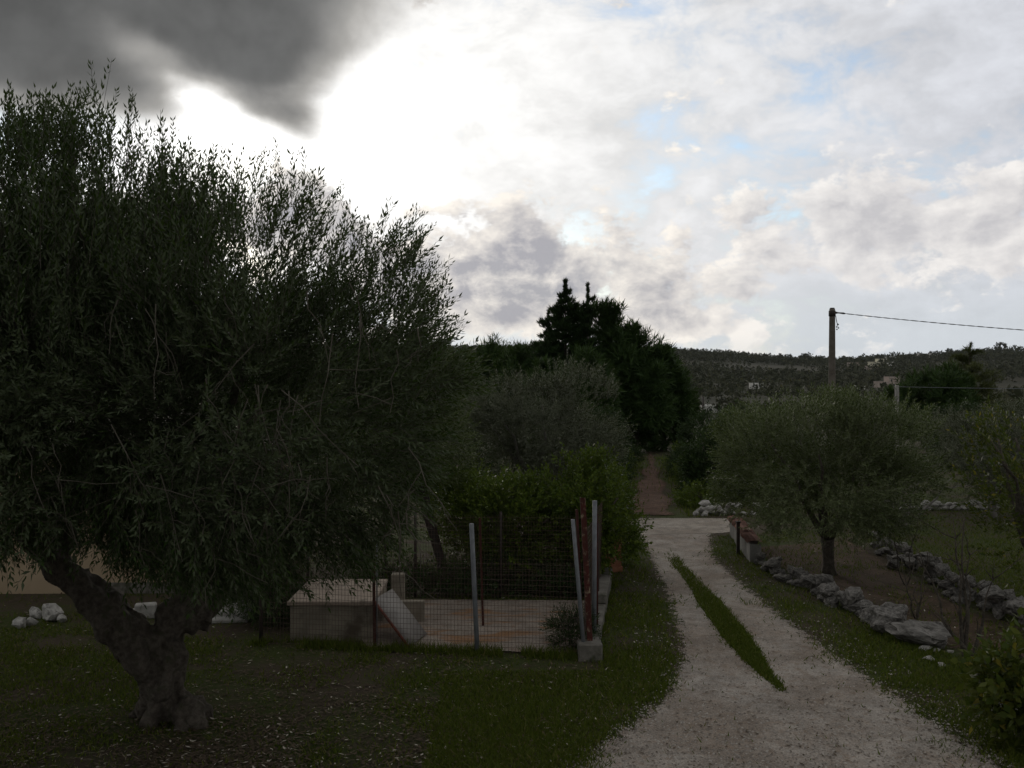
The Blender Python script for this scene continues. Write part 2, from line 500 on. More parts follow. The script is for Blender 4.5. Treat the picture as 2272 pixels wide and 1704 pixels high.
rows = np.concatenate([np.arange(-40, 0, 4.0), np.arange(0, 60, 1.0), 60 * 1.022 ** np.arange(0, 185)])
rows = rows[rows < 3200]
cols = np.linspace(-1.5, 1.5, 221)
GX = cols[None, :] * (np.abs(rows[:, None]) * 0.9 + 30)
GY = np.repeat(rows[:, None], len(cols), 1)
GZ = gz(GX, GY)
nr, nc = GX.shape
ii = np.arange(nr * nc).reshape(nr, nc)
F = np.stack([ii[:-1, :-1], ii[:-1, 1:], ii[1:, 1:], ii[1:, :-1]], -1).reshape(-1, 4)
g = link('ground', qmesh('ground', np.stack([GX, GY, GZ], -1).reshape(-1, 3), F, M['ground'], smooth=True))
g['kind'] = 'structure'

def strip(name, L, Rr, z, mat, fray=0.35, nu=60, nv=28, cap=(True, True)):
    """sheet between two polylines (left, right); 'edge' runs 0 at the rim to 1 a distance 'fray' inside"""
    def res(pl, n):
        pl = np.array(pl, float)
        s = np.concatenate([[0], np.cumsum(np.hypot(*np.diff(pl, axis=0).T))])
        q = np.linspace(0, s[-1], n)
        return np.stack([np.interp(q, s, pl[:, 0]), np.interp(q, s, pl[:, 1])], -1)
    a, b = res(L, nu), res(Rr, nu)
    for arr in (a, b):                       # soften the corners of the outline
        for _ in range(2):
            arr[1:-1] = 0.25 * arr[:-2] + 0.5 * arr[1:-1] + 0.25 * arr[2:]
    v = np.linspace(0, 1, nv)
    P = a[:, None] * (1 - v[None, :, None]) + b[:, None] * v[None, :, None]
    wdt = np.hypot(*(b - a).T)[:, None]
    e = np.minimum(v[None], 1 - v[None]) * wdt / fray
    lng = np.concatenate([[0], np.cumsum(np.hypot(*np.diff((a + b) / 2, axis=0).T))])[:, None]
    if cap[0]:
        e = np.minimum(e, lng / fray)
    if cap[1]:
        e = np.minimum(e, (lng[-1] - lng) / fray)
    e = np.clip(e, 0, 1)
    Z = gz(P[..., 0], P[..., 1]) + z
    I = np.arange(nu * nv).reshape(nu, nv)
    Fq = np.stack([I[:-1, :-1], I[:-1, 1:], I[1:, 1:], I[1:, :-1]], -1).reshape(-1, 4)
    me = qmesh(name, np.concatenate([P, Z[..., None]], -1).reshape(-1, 3), Fq, mat, smooth=True)
    at = me.attributes.new('edge', 'FLOAT', 'POINT')
    at.data.foreach_set('value', e.ravel().astype(np.float32))
    o = link(name, me)
    o['kind'] = 'structure'
    return o

DL = [gp(*p) for p in ((1385, 1178), (1400, 1195), (1420, 1240), (1452, 1320), (1472, 1400), (1478, 1460), (1440, 1550), (1345, 1620), (1225, 1704))] + [(-0.3, 8.3), (-1.6, 6.5), (-3.0, 3.5), (-4.0, -2), (-4, -10)]
DR = [gp(*p) for p in ((1600, 1178), (1600, 1200), (1612, 1240), (1705, 1320), (1800, 1390), (1930, 1480), (2055, 1560), (2180, 1640), (2275, 1704))] + [(5.3, 8.3), (5.4, 6.5), (5.6, 3.5), (6.5, -2), (7, -10)]
strip('driveway', DL, DR, 0.006, M['gravel'], 0.8, 170, 80)
strip('crossing_road', [(-1.5, 23.6), (2.0, 23.9), (5.3, 24.2), (6.3, 25.0)], [(-1.5, 27.0), (2.0, 27.25), (5.4, 27.3), (6.6, 27.2)], 0.011, M['road'], 0.4, 60, 30)
strip('red_earth_track', [(2.3, 27.0), (2.95, 29), (3.05, 31), (3.85, 33.5), (3.9, 36), (4.75, 38.5), (5.0, 42), (5.9, 45), (6.2, 48), (7.4, 56)], [(5.4, 27.0), (5.15, 28.5), (5.75, 31), (5.8, 33.5), (6.45, 36.5), (6.5, 39.5), (7.1, 42), (7.2, 45), (7.7, 48), (8.7, 56)], 0.022, M['redearth'], 0.8, 110, 30)
SL_, SR_ = [gp(*p) for p in ((1478, 1230), (1487, 1250), (1522, 1290), (1549, 1340), (1602, 1412), (1645, 1460), (1688, 1500), (1735, 1540))], [gp(*p) for p in ((1500, 1230), (1515, 1250), (1552, 1290), (1604, 1340), (1662, 1412), (1688, 1450), (1716, 1500), (1750, 1537))]
strip('grass_strip', SL_, SR_, 0.012, M['turf'], 0.26, 70, 18)
BW = [gp(*p) for p in ((1690, 1240), (1800, 1310), (1900, 1372), (2090, 1462))]
strip('tilled_bed', BW[::-1] and [(5.35, 22.6), (5.35, 20), (5.7, 17), (6.1, 14.6), (6.4, 13.2)], [(8.6, 24.0), (8.3, 21), (8.1, 18), (8.05, 15.5), (8.2, 13.2)], 0.005, M['bed'], 0.5, 60, 30)
strip('concrete_pad', [(-2.75, 17.15), (-2.6, 15.5), (-2.15, 14.05)], [(1.55, 17.05), (1.28, 15.5), (0.98, 13.75)], 0.03, M['slab'], 0.12, 40, 30)

# ------------------------------------------------------------------ foliage templates (quads, local +Z is the shoot's axis, length about 1)
def quad_leaf(base, dirv, side, L, W, bend=0.0, nrm=None):
    mid = base + dirv * L * 0.45
    tip = base + dirv * L
    if nrm is not None:
        mid = mid + nrm * bend * L
    return [base, mid + side * W * 0.5, tip, mid - side * W * 0.5]
def perp(v):
    a = np.array([0, 0, 1.0]) if abs(v[2]) < 0.9 else np.array([1.0, 0, 0])
    s = np.cross(v, a)
    return s / np.linalg.norm(s)
def shoot(seed, pairs=11, L=0.15, W=0.028, spread=42, curve=0.12, stem=0.006):
    r = np.random.default_rng(seed)
    V, Fq, mi = [], [], []
    ax = lambda t: np.array([curve * t * t, 0.5 * curve * math.sin(t * 3), t])
    n = 1
    for i in range(n):                      # stem: three-sided segments
        p0, p1 = ax(i / n), ax((i + 1) / n)
        r0, r1 = stem * (1 - i / n * 0.7), stem * (1 - (i + 1) / n * 0.7)
        b = len(V)
        for p, rr in ((p0, r0), (p1, r1)):
            for k in range(3):
                V.append(p + rr * np.array([math.cos(k * 2.094), math.sin(k * 2.094), 0]))
        for k in range(3):
            Fq.append([b + k, b + (k + 1) % 3, b + 3 + (k + 1) % 3, b + 3 + k])
            mi.append(1)
    for i in range(pairs):
        t = 0.12 + 0.88 * (i + r.random() * 0.5) / pairs
        ph = i * 1.571 + r.normal() * 0.3
        for sgn in (0, math.pi):
            if r.random() < 0.06:
                continue
            a = R(spread + r.normal() * 13) * (1.0 - 0.35 * t)
            rad = np.array([math.cos(ph + sgn), math.sin(ph + sgn), 0])
            dv = math.sin(a) * rad + math.cos(a) * np.array([0, 0, 1])
            sd_ = np.cross(dv, rad)
            sd_ = sd_ / np.linalg.norm(sd_)
            nm = np.cross(sd_, dv)
            tw = r.normal() * 0.5
            sd_ = sd_ * math.cos(tw) + nm * math.sin(tw)
            ll = L * (0.75 + 0.5 * r.random()) * (1.0 - 0.25 * t)
            b = len(V)
            V += quad_leaf(ax(t), dv, sd_, ll, W * (0.8 + 0.4 * r.random()), 0.06, nm)
            Fq.append([b, b + 1, b + 2, b + 3])
            mi.append(0)
    return np.array(V), np.array(Fq), np.array(mi)
def tuft(seed, n=16, L=0.7, W=0.05, spread=70):
    """needles or blades bursting from a short axis"""
    r = np.random.default_rng(seed)
    V, Fq = [], []
    for i in range(n):
        t = 0.5 * r.random()
        a = R(spread) * math.sqrt(r.random())
        ph = r.random() * 6.283
        dv = np.array([math.sin(a) * math.cos(ph), math.sin(a) * math.sin(ph), math.cos(a)])
        b = len(V)
        V += quad_leaf(np.array([0, 0, t]), dv, perp(dv), L * (0.6 + 0.6 * r.random()), W * (0.7 + 0.6 * r.random()))
        Fq.append([b, b + 1, b + 2, b + 3])
    return np.array(V), np.array(Fq), np.zeros(n, int)
T_OLIVE = [shoot(i, 10, 0.175, 0.037, 44) for i in range(6)]
T_OLIVE_L = [shoot(20 + i, 8, 0.24, 0.052, 45) for i in range(5)]
T_SHRUB = [shoot(40 + i, 7, 0.26, 0.095, 55) for i in range(5)]
T_BROAD = [shoot(60 + i, 4, 0.42, 0.20, 60) for i in range(4)]
T_PINE = [tuft(80 + i, 11, 0.8, 0.085, 75) for i in range(4)]
T_CYP = [tuft(90 + i, 12, 0.8, 0.13, 38) for i in range(4)]
T_FAR = [tuft(100 + i, 10, 0.75, 0.34, 100) for i in range(4)]

def orient(D, roll):
    D = D / np.linalg.norm(D, axis=1, keepdims=True)
    ref = np.where(np.abs(D[:, 2:3]) < 0.95, np.array([[0, 0, 1.0]]), np.array([[1.0, 0, 0]]))
    X = np.cross(ref, D)
    X /= np.linalg.norm(X, axis=1, keepdims=True)
    Y = np.cross(D, X)
    c, s = np.cos(roll)[:, None], np.sin(roll)[:, None]
    return np.stack([X * c + Y * s, -X * s + Y * c, D], -1)       # columns are the local axes
def scatter(P, D, S, temps, mats, name, keep_mi=True):
    n = len(P)
    roll = rng.random(n) * 6.283
    Rm = orient(D, roll)
    which = rng.integers(0, len(temps), n)
    VV, FF, MI, off = [], [], [], 0
    for k, (V, Fq, mi) in enumerate(temps):
        s = np.where(which == k)[0]
        if not len(s):
            continue
        W_ = np.einsum('nij,vj->nvi', Rm[s], V) * S[s][:, None, None] + P[s][:, None, :]
        VV.append(W_.reshape(-1, 3))
        FF.append((Fq[None] + (np.arange(len(s)) * len(V))[:, None, None] + off).reshape(-1, 4))
        MI.append(np.tile(mi, len(s)))
        off += len(s) * len(V)
    return qmesh(name, np.concatenate(VV), np.concatenate(FF), mats, np.concatenate(MI))

def ball(n, power=0.5):
    v = rng.normal(size=(n, 3))
    v /= np.linalg.norm(v, axis=1, keepdims=True)
    return v * (rng.random(n) ** power)[:, None]
def crown_points(c, r, n, clumps=60, cr=0.22, power=0.45, flat=0.0, warp=None, boxy=0.0):
    """clumped points in an ellipsoid (optionally warped); returns points and outward directions"""
    B = ball(clumps, power)
    k = rng.integers(0, clumps, n)
    U = B[k] + rng.normal(size=(n, 3)) * cr * 0.6
    ln = np.linalg.norm(U, axis=1, keepdims=True)
    U = np.where(ln > 1.06, U / ln * (1.06 - 0.12 * rng.random((n, 1))), U)
    O = U / (np.linalg.norm(U, axis=1, keepdims=True) + 1e-6)
    if boxy:
        U = U * (np.linalg.norm(U, axis=1) / ((np.abs(U) ** boxy).sum(1) ** (1 / boxy) + 1e-9))[:, None]
    if flat:
        U[:, 2] = np.where(U[:, 2] < 0, U[:, 2] * flat, U[:, 2])
    if warp is not None:
        P = warp(U)
    else:
        P = U * np.array(r) + np.array(c)
    return P, O, U

# ------------------------------------------------------------------ wood
def tube(bm, path, sides=7, gnarl=0.0, seed=0, cap=True):
    """path: list of (x, y, z, radius)"""
    P = np.array([p[:3] for p in path], float)
    rad = [p[3] for p in path]
    rings = []
    for i in range(len(P)):
        tn = P[min(i + 1, len(P) - 1)] - P[max(i - 1, 0)]
        tn = tn / (np.linalg.norm(tn) + 1e-9)
        ref = np.array([0.31, 0.95, 0.05]) if abs(tn[1]) < 0.8 else np.array([1.0, 0, 0.1])
        a = np.cross(tn, ref)
        a /= np.linalg.norm(a)
        b = np.cross(tn, a)
        ring = []
        for k in range(sides):
            th = 6.28319 * k / sides
            q = a * math.cos(th) + b * math.sin(th)
            rr = rad[i]
            if gnarl:
                rr *= 1 + gnarl * (vn((P[i] * 2.2 + q * 1.6)[None], 1.0, seed)[0] - 0.5) * 2
            ring.append(bm.verts.new(P[i] + q * rr))
        rings.append(ring)
    for i in range(len(rings) - 1):
        for k in range(sides):
            bm.faces.new((rings[i][k], rings[i][(k + 1) % sides], rings[i + 1][(k + 1) % sides], rings[i + 1][k]))
    if cap:
        bm.faces.new(rings[0][::-1])
        bm.faces.new(rings[-1])
def bent(p0, p1, r0, r1, n=5, wob=0.1, lift=0.0, r=random):
    p0, p1 = np.array(p0, float), np.array(p1, float)
    out = []
    for i in range(n + 1):
        t = i / n
        p = p0 * (1 - t) + p1 * t + np.array([0, 0, lift * math.sin(math.pi * t)])
        if 0 < i < n:
            p = p + np.array([r.uniform(-wob, wob) for _ in range(3)])
        out.append((*p, r0 + (r1 - r0) * t ** 0.8))
    return out

def simple_tree(name, base, crown_c, crown_r, n, temps, leaf, S, label, cat='tree', group=None, trunk_r=0.12, bark='bark', up=0.5,
                clumps=50, cr=0.24, power=0.45, flat=0.0, limbs=5, rnd=0.5, fork=0.45, wood=True, outw=1.0, boxy=0.0):
    x, y = base
    z0 = gz1(x, y)
    t = empty(name, (x, y, z0))
    cc = np.array([crown_c[0] - x, crown_c[1] - y, crown_c[2] - z0])
    P, O, U = crown_points(cc, crown_r, n, clumps, cr, power, flat, None, boxy)
    D = O * outw + np.array([0, 0, up]) + rng.normal(size=(n, 3)) * rnd
    low = P[:, 2] < 0.05
    P[low, 2] = 0.05 + rng.random(low.sum()) * 0.2
    D[low, 2] = np.abs(D[low, 2])
    Sz = S * (0.7 + 0.6 * rng.random(n))
    me = scatter(P, D, Sz, temps, [M[leaf], M['twig']], 'crown')
    if wood:
        bm = bmesh.new()
        bot = cc[2] - crown_r[2] * (flat or 1.0)
        fz = max(bot * 0.6 + cc[2] * 0.4, 0.25) * fork + 0.15
        fk = np.array([cc[0] * 0.35, cc[1] * 0.35, fz])
        tube(bm, [(0, 0, -0.08, trunk_r * 1.45), (fk[0] * 0.2, fk[1] * 0.2, fz * 0.25, trunk_r * 1.05), (fk[0] * 0.7, fk[1] * 0.7, fz * 0.7, trunk_r * 0.95), (*fk, trunk_r)], 9, 0.3, x)
        for i in range(limbs):
            a = 6.283 * (i + random.random() * 0.6) / limbs
            e = cc + np.array(crown_r) * np.array([math.cos(a) * 0.62, math.sin(a) * 0.62, random.uniform(0.0, 0.65)])
            tube(bm, bent(fk - np.array([0, 0, trunk_r * 0.5]), e, trunk_r * 0.62, 0.015, 5, 0.10, 0.1), 6, 0.15, i)
        link('trunk', bm_mesh('trunk', bm, M[bark], True), t)
    o = link('crown', me, t)
    o['kind'] = 'stuff'
    tag(t, label, cat, group)
    return t

# ------------------------------------------------------------------ the big olive by the pen
BX, BY = gp(378, 1600)
olive = empty('olive_tree', (BX, BY, 0))
tag(olive, 'large gnarled olive tree with forked trunk and tall upright shoots on the lawn', 'tree')
OD = 9.7                                        # distance of the crown's middle plane
def ox(px, py, dd_=OD):
    return np.array([(px - 1136) * dd_ / FPX - BX, dd_ - BY, CAM_H + (HOR - py) * dd_ / FPX])
_top = [(-700, 620), (-500, 430), (-250, 330), (-60, 370), (60, 350), (190, 330), (280, 355), (360, 395), (480, 440), (590, 445), (700, 470), (800, 540), (880, 580), (930, 660), (958, 760), (965, 850)]
_bot = [(-700, 900), (-500, 1100), (-250, 1220), (0, 1225), (90, 1190), (150, 1130), (200, 1130), (250, 1215), (400, 1225), (500, 1235), (620, 1240), (750, 1235), (830, 1190), (880, 1090), (930, 990), (955, 920), (965, 860)]
TX = np.array([ox(a, b)[0] for a, b in _top]); TZ = np.array([ox(a, b)[2] for a, b in _top])
BXs = np.array([ox(a, b)[0] for a, b in _bot]); BZ = np.array([ox(a, b)[2] for a, b in _bot])
XL, XR = TX[0], TX[-1]
def owarp(U):
    X = (XL + XR) / 2 + U[:, 0] * (XR - XL) / 2
    X = np.clip(X, XL + 0.02, XR + 0.15)
    zt, zb = np.interp(X, TX, TZ), np.interp(X, BXs, BZ)
    k = np.sqrt(np.maximum(1 - U[:, 0] ** 2, 0.04))
    c = np.clip(U[:, 2] / k, -1, 1)
    c = c - 0.16 * (1 - c * c)
    Z = (zt + zb) / 2 + c * (zt - zb) / 2
    Y = OD - BY + U[:, 1] * 2.7
    return np.stack([X, Y, Z], -1)
n = 25000
P, O, U = crown_points(None, None, n, 330, 0.12, 0.40, warp=owarp)
upb = np.clip(O[:, 2:3], -0.4, 1) * 1.2
D = O * 0.8 + np.array([0, 0, 0.55]) + np.array([[0, 0, 1.0]]) * upb + rng.normal(size=(n, 3)) * 0.42
droop = (O[:, 2] < -0.35)
D[droop, 2] -= 0.35
D += (np.stack([vn(P, 1.3, 3.0), vn(P, 1.3, 17.0), vn(P, 1.3, 31.0)], -1) - 0.5) * 1.6
Sz = 0.40 * (0.7 + 0.7 * rng.random(n))
crown = link('crown', scatter(P, D, Sz, T_OLIVE, [M['olive'], M['twig']], 'crown'), olive)
crown['kind'] = 'stuff'
# shoots standing out of the crown, one object each
T_WHIP = [shoot(140 + i, 13, 0.115, 0.026, 40, 0.16, 0.005) for i in range(4)]
whip_me = [qmesh('shoot', V, Fq, [M['olive'], M['twig']], mi) for V, Fq, mi in T_WHIP]
sh_me = [qmesh('shoot', V, Fq, [M['olive'], M['twig']], mi) for V, Fq, mi in T_OLIVE]
sil = [(8, 262), (30, 300), (62, 180), (82, 215), (108, 190), (150, 150), (165, 170), (195, 115), (205, 165), (225, 190), (250, 170), (272, 178), (300, 235), (330, 225), (345, 255), (372, 255), (402, 268), (430, 330), (470, 318), (500, 335), (560, 300), (590, 310), (610, 320), (640, 300), (668, 310), (690, 350), (720, 375), (750, 375), (782, 410), (835, 455), (855, 460), (905, 440), (935, 455), (945, 445), (965, 540), (985, 560), (995, 620), (1012, 660), (1015, 680), (995, 700), (975, 750)]
cnt = 0
for (sx_, sy_) in sil:
    for j in range(7):
        if cnt >= 290:
            break
        dj = OD + random.uniform(-1.3, 1.0)
        q = ox(sx_ + random.gauss(0, 15), sy_ + random.uniform(5, 34) + j * 16, dj)
        side = max(0.0, (sx_ - 800) / 210)
        dv = np.array([random.gauss(0.12, 0.18) + side * random.uniform(0.2, 0.9), random.gauss(0, 0.25), 1.0 - 0.35 * side])
        s = random.uniform(0.30, 0.52) * (1.15 if sx_ < 420 else 1.0)
        dv = dv / np.linalg.norm(dv)
        wh = j in (0, 2) or (sx_ < 420 and j in (1, 3))
        if wh:
            s = random.uniform(0.55, 0.85) * (1.1 if sx_ < 420 else 0.85)
        b = q - dv * s
        rot = Vector(dv).to_track_quat('Z', 'Y').to_euler()
        o = link('shoot', random.choice(whip_me if wh else sh_me), crown, b, (rot.x, rot.y, rot.z), (s, s, s))
        cnt += 1
# wood: gnarled trunk and limbs fused into one skin
bm = bmesh.new()
def opath(pts):
    return [(*(ox(px, py, dd_)), rr) for px, py, dd_, rr in pts]
TD = BY
tube(bm, opath([(385, 1640, TD, .29), (380, 1595, TD, .23), (368, 1540, TD, .20), (352, 1490, TD, .215), (310, 1440, TD - .05, .25), (270, 1395, TD - .1, .22), (225, 1340, TD - .15, .20), (180, 1295, TD - .2, .19), (125, 1255, TD - .25, .17), (80, 1200, TD - .4, .14), (30, 1100, TD - .6, .11), (-20, 960, TD - .8, .07), (0, 800, TD - 1, .04)]), 14, 0.35, 1)
tube(bm, opath([(365, 1530, TD, .22), (372, 1475, TD, .22), (365, 1420, TD + .1, .21), (395, 1370, TD + .15, .20), (425, 1320, TD + .15, .18), (440, 1250, TD + .1, .15), (450, 1150, TD, .12), (480, 1000, TD - .2, .09), (540, 820, TD - .4, .05)]), 12, 0.35, 2)
tube(bm, opath([(400, 1380, TD + .1, .14), (455, 1365, TD + .2, .13), (490, 1320, TD + .3, .11), (540, 1230, TD + .4, .09), (640, 1080, TD + .3, .06), (760, 900, TD + .1, .03)]), 10, 0.3, 3)
tube(bm, opath([(130, 1262, TD - .2, .12), (150, 1180, TD - .1, .10), (200, 1050, TD, .07), (230, 880, TD, .04)]), 9, 0.2, 4)
for a, (px, py, dd_) in enumerate([(460, 1605, TD + .05), (440, 1632, TD - .25), (325, 1645, TD - .2), (350, 1600, TD + .4), (290, 1612, TD + .1), (400, 1650, TD - .3)]):
    tube(bm, opath([(372, 1500, TD, .13), (395 if px > 380 else 358, 1550, TD, .11), (px, py - 20, dd_, .075), (px + (22 if px > 380 else -20), py + 4, dd_, .05), (px + (50 if px > 380 else -45), py + 12, dd_, .02)]), 8, 0.3, 10 + a)
me = bm_mesh('trunk', bm, M['bark'])
tr_o = link('trunk', me, olive)
rm = tr_o.modifiers.new('skin', 'REMESH')
rm.mode = 'VOXEL'
rm.voxel_size = 0.026
dg = bpy.context.evaluated_depsgraph_get()
me2 = bpy.data.meshes.new_from_object(tr_o.evaluated_get(dg))
tr_o.modifiers.clear()
tr_o.data = me2
nv_ = len(me2.vertices)
co = np.zeros(nv_ * 3, np.float32); me2.vertices.foreach_get('co', co); co = co.reshape(-1, 3)
no = np.zeros(nv_ * 3, np.float32); me2.vertices.foreach_get('normal', no); no = no.reshape(-1, 3)
st = co * np.array([1, 1, 0.32])
amp = np.clip(1.2 - co[:, 2:3] * 0.25, 0.25, 1)
co += no * (((vn(st, 9.0) - 0.5) * 0.13 + (vn(st, 21.0) - 0.5) * 0.06 + (vn(co, 3.4, 9) - 0.5) * 0.15)[:, None]) * amp
me2.vertices.foreach_set('co', co.ravel())
me2.polygons.foreach_set('use_smooth', np.ones(len(me2.polygons), bool))
me2.update()
# bare hanging twigs on the near side
bm = bmesh.new()
for i in range(64):
    px, py = random.uniform(40, 930), random.uniform(560, 1180)
    if i < 26:
        px, py = random.gauss(580, 70), random.uniform(850, 1080)
    dd_ = 7.35 + random.random() * 0.7
    a = ox(px, py, dd_)
    L = random.uniform(0.25, 0.75)
    b = a + np.array([random.gauss(0.05, 0.3), random.gauss(-0.05, 0.15), -1.0 if i < 70 else random.uniform(-0.2, 1)]) * L
    tube(bm, bent(a, b, 0.006, 0.003, 4, 0.035), 4)
    for k in range(2):
        t_ = random.uniform(0.3, 0.9)
        m0 = a * (1 - t_) + b * t_
        tube(bm, bent(m0, m0 + np.array([random.gauss(0, .2), random.gauss(0, .1), random.gauss(-.12, .12)]), 0.004, 0.002, 3, 0.02), 4)
link('twigs', bm_mesh('twigs', bm, M['twig']), olive)['kind'] = 'stuff'

# ------------------------------------------------------------------ other near and middle trees
simple_tree('olive_tree', gp(1840, 1275), (6.22, 19.1, 2.25), (1.95, 1.8, 1.2), 6200, T_OLIVE_L, 'olive2', 0.33,
            'round bushy olive tree with dark forked trunk in the tilled bed between stone walls', 'tree', None, 0.125, 'bark', 0.6, 80, 0.2, 0.4, flat=1.15, limbs=5, fork=0.42, boxy=3.2)
simple_tree('olive_tree', (0.75, 23.2), (0.55, 23.2, 2.75), (2.0, 1.7, 1.35), 4200, T_OLIVE_L, 'olive_grey', 0.34,
            'grey-leaved olive tree with pale crooked limbs rising behind the green shrubs of the pen', 'tree', None, 0.15, 'bark_grey', 0.75, 55, 0.2, 0.45, limbs=8, rnd=0.4, boxy=2.6)
simple_tree('olive_tree', (-1.3, 18.7), (-2.55, 18.8, 3.0), (1.65, 1.6, 1.75), 4200, T_OLIVE_L, 'olive2', 0.34,
            'olive tree on a slim black trunk behind the kennel and beside the large olive', 'tree', None, 0.10, 'iron', 0.6, 55, 0.2, 0.45, limbs=5, fork=0.8)
# evergreen shrubs along the pen
for c_, r_, nn, lb in (((1.40, 18.6, 1.2), (1.12, 1.0, 1.15), 2100, 'bright green leafy shrub overhanging the drive behind the corner posts'),
                       ((0.1, 18.3, 0.95), (1.1, 0.8, 1.0), 1500, 'low green leafy shrub behind the middle of the concrete pad'),
                       ((-0.75, 19.6, 1.0), (0.9, 0.8, 0.95), 1100, 'green shrub beside the slim black olive trunk behind the pen'),
                       ((1.95, 20.6, 0.95), (0.75, 0.8, 0.95), 900, 'leafy shrub hiding a stack of hollow bricks beside the drive')):
    simple_tree('shrub', (c_[0], c_[1]), c_, r_, nn, T_SHRUB, 'shrub', 0.34, lb, 'shrub', None, 0.05, 'bark', 0.6, 40, 0.25, 0.4, limbs=6, fork=0.3)
simple_tree('shrub', (-3.9, 15.6), (-3.95, 15.6, 0.75), (0.55, 0.5, 0.75), 900, T_OLIVE_L, 'dark', 0.3, 'dark twiggy shrub against the left end of the kennel', 'shrub', None, 0.04, 'bark', 0.3, 30, 0.3, limbs=7, fork=0.3)
simple_tree('shrub', (0.86, 14.2), (0.88, 14.2, 0.2), (0.34, 0.3, 0.26), 420, T_OLIVE_L, 'dark', 0.2, 'small dark dry shrub inside the fence corner on the concrete pad', 'shrub', None, 0.02, 'bark', 0.5, 20, 0.3, limbs=5, fork=0.3)
for k, x_ in enumerate((-2.3, -1.2, -0.2, 0.8)):
    simple_tree('ground_ivy', (x_, 17.55 + 0.1 * k), (x_, 17.6, 0.2), (0.75, 0.4, 0.32), 420, T_SHRUB, 'dark', 0.24, ['low dark ivy clump behind the cream pillar at the kennel corner', 'low dark ivy clump at the foot of the slim black olive trunk', 'low dark ivy clump behind the pad midway between pillar and corner posts', 'low dark ivy clump behind the pad beside the side fence'][k], 'bush', 'ivy clumps behind the pad', 0.02, 'bark', 0.5, 26, 0.3, 0.5, limbs=3, fork=0.3)
# scrub right of the red track
for c_, r_, nn, lb in (((6.75, 31.4, 1.1), (1.0, 1.0, 1.35), 1500, 'dark evergreen bush at the right of the red earth track'),
                       ((8.0, 32.4, 1.3), (1.3, 1.1, 1.5), 1700, 'dark evergreen bush behind the loose stone heap at the crossing'),
                       ((9.4, 33.5, 1.0), (1.3, 1.0, 1.3), 1300, 'dark evergreen bush behind the round bushy olive'),
                       ((8.4, 40.5, 1.0), (1.2, 1.2, 1.5), 1200, 'tall dark bush farther up the red earth track')):
    simple_tree('evergreen_bush', (c_[0], c_[1]), c_, r_, nn, T_SHRUB, 'dark', 0.42, lb, 'bush', None, 0.07, 'bark', 0.5, 40, 0.25, 0.4, limbs=4, fork=0.3)
for x_, y_, h_, lb in ((2.0, 33.8, 2.4, 'dark bush at the left of the red earth track beyond the crossing'), (3.6, 41.0, 2.6, 'dark bush at the left of the red track farther from the crossing'), (-1.8, 31.5, 2.6, 'dark bush behind the grey-leaved olive')):
    simple_tree('evergreen_bush', (x_, y_), (x_, y_, h_ * 0.45), (1.3, 1.2, h_ * 0.52), 1300, T_SHRUB, 'dark', 0.42, lb, 'bush', None, 0.07, 'bark', 0.5, 40, 0.25, 0.4, limbs=4, fork=0.3)
for k in range(14):
    yy0 = 29.5 + 1.75 * (k // 2) * 1.35
    lx0 = np.interp(yy0, [27, 34.9, 42, 48], [2.7, 3.95, 5.2, 6.2]); rx0 = np.interp(yy0, [27, 34.9, 42, 48], [5.1, 6.2, 7.0, 7.7])
    x_ = (lx0 - random.uniform(0.15, 0.6)) if k % 2 else (rx0 + random.uniform(0.3, 0.6))
    h_ = random.uniform(0.5, 0.9) * (1.5 if k % 2 else 1.1)
    simple_tree('track_scrub', (float(x_), yy0), (float(x_), yy0, h_ * 0.4), (0.6, 0.8, h_ * 0.6), 380, T_SHRUB, 'dark' if k % 3 else 'shrub', 0.3, 'low scrub bush edging the red earth track', 'bush', 'scrub along the red track', 0.03, 'bark', 0.5, 24, 0.3, 0.5, limbs=3, fork=0.3)
# right-hand field
simple_tree('olive_tree', (13.6, 27.3), (13.7, 27.3, 1.75), (2.3, 1.9, 1.25), 3200, T_OLIVE_L, 'olive_grey', 0.36,
            'spreading grey olive in the field beyond the second stone wall', 'tree', None, 0.15, 'bark_grey', 0.7, 50, 0.22, limbs=7)
simple_tree('olive_tree', (17.5, 31.0), (17.5, 31.0, 2.0), (2.2, 1.9, 1.4), 2200, T_OLIVE_L, 'olive_grey', 0.4,
            'dull grey olive farther out in the right-hand field', 'tree', None, 0.15, 'bark_grey', 0.7, 50, 0.22, limbs=5)
simple_tree('fruit_tree', (8.95, 16.6), (9.25, 16.6, 1.95), (1.5, 1.3, 1.6), 620, T_SHRUB, 'shrub_y', 0.40,
            'thin yellowing fruit tree with long loose shoots beside the second stone wall', 'tree', None, 0.09, 'bark', 0.9, 60, 0.25, 0.5, limbs=12, rnd=0.35, fork=0.6)
simple_tree('shrub', (5.75, 10.3), (5.8, 10.3, 0.6), (0.72, 0.6, 0.62), 420, T_BROAD, 'shrub_y', 0.30,
            'low shrub with broad yellow-green leaves on the grass beside the drive', 'shrub', None, 0.025, 'bark', 0.6, 40, 0.3, 0.5, limbs=7, fork=0.3)
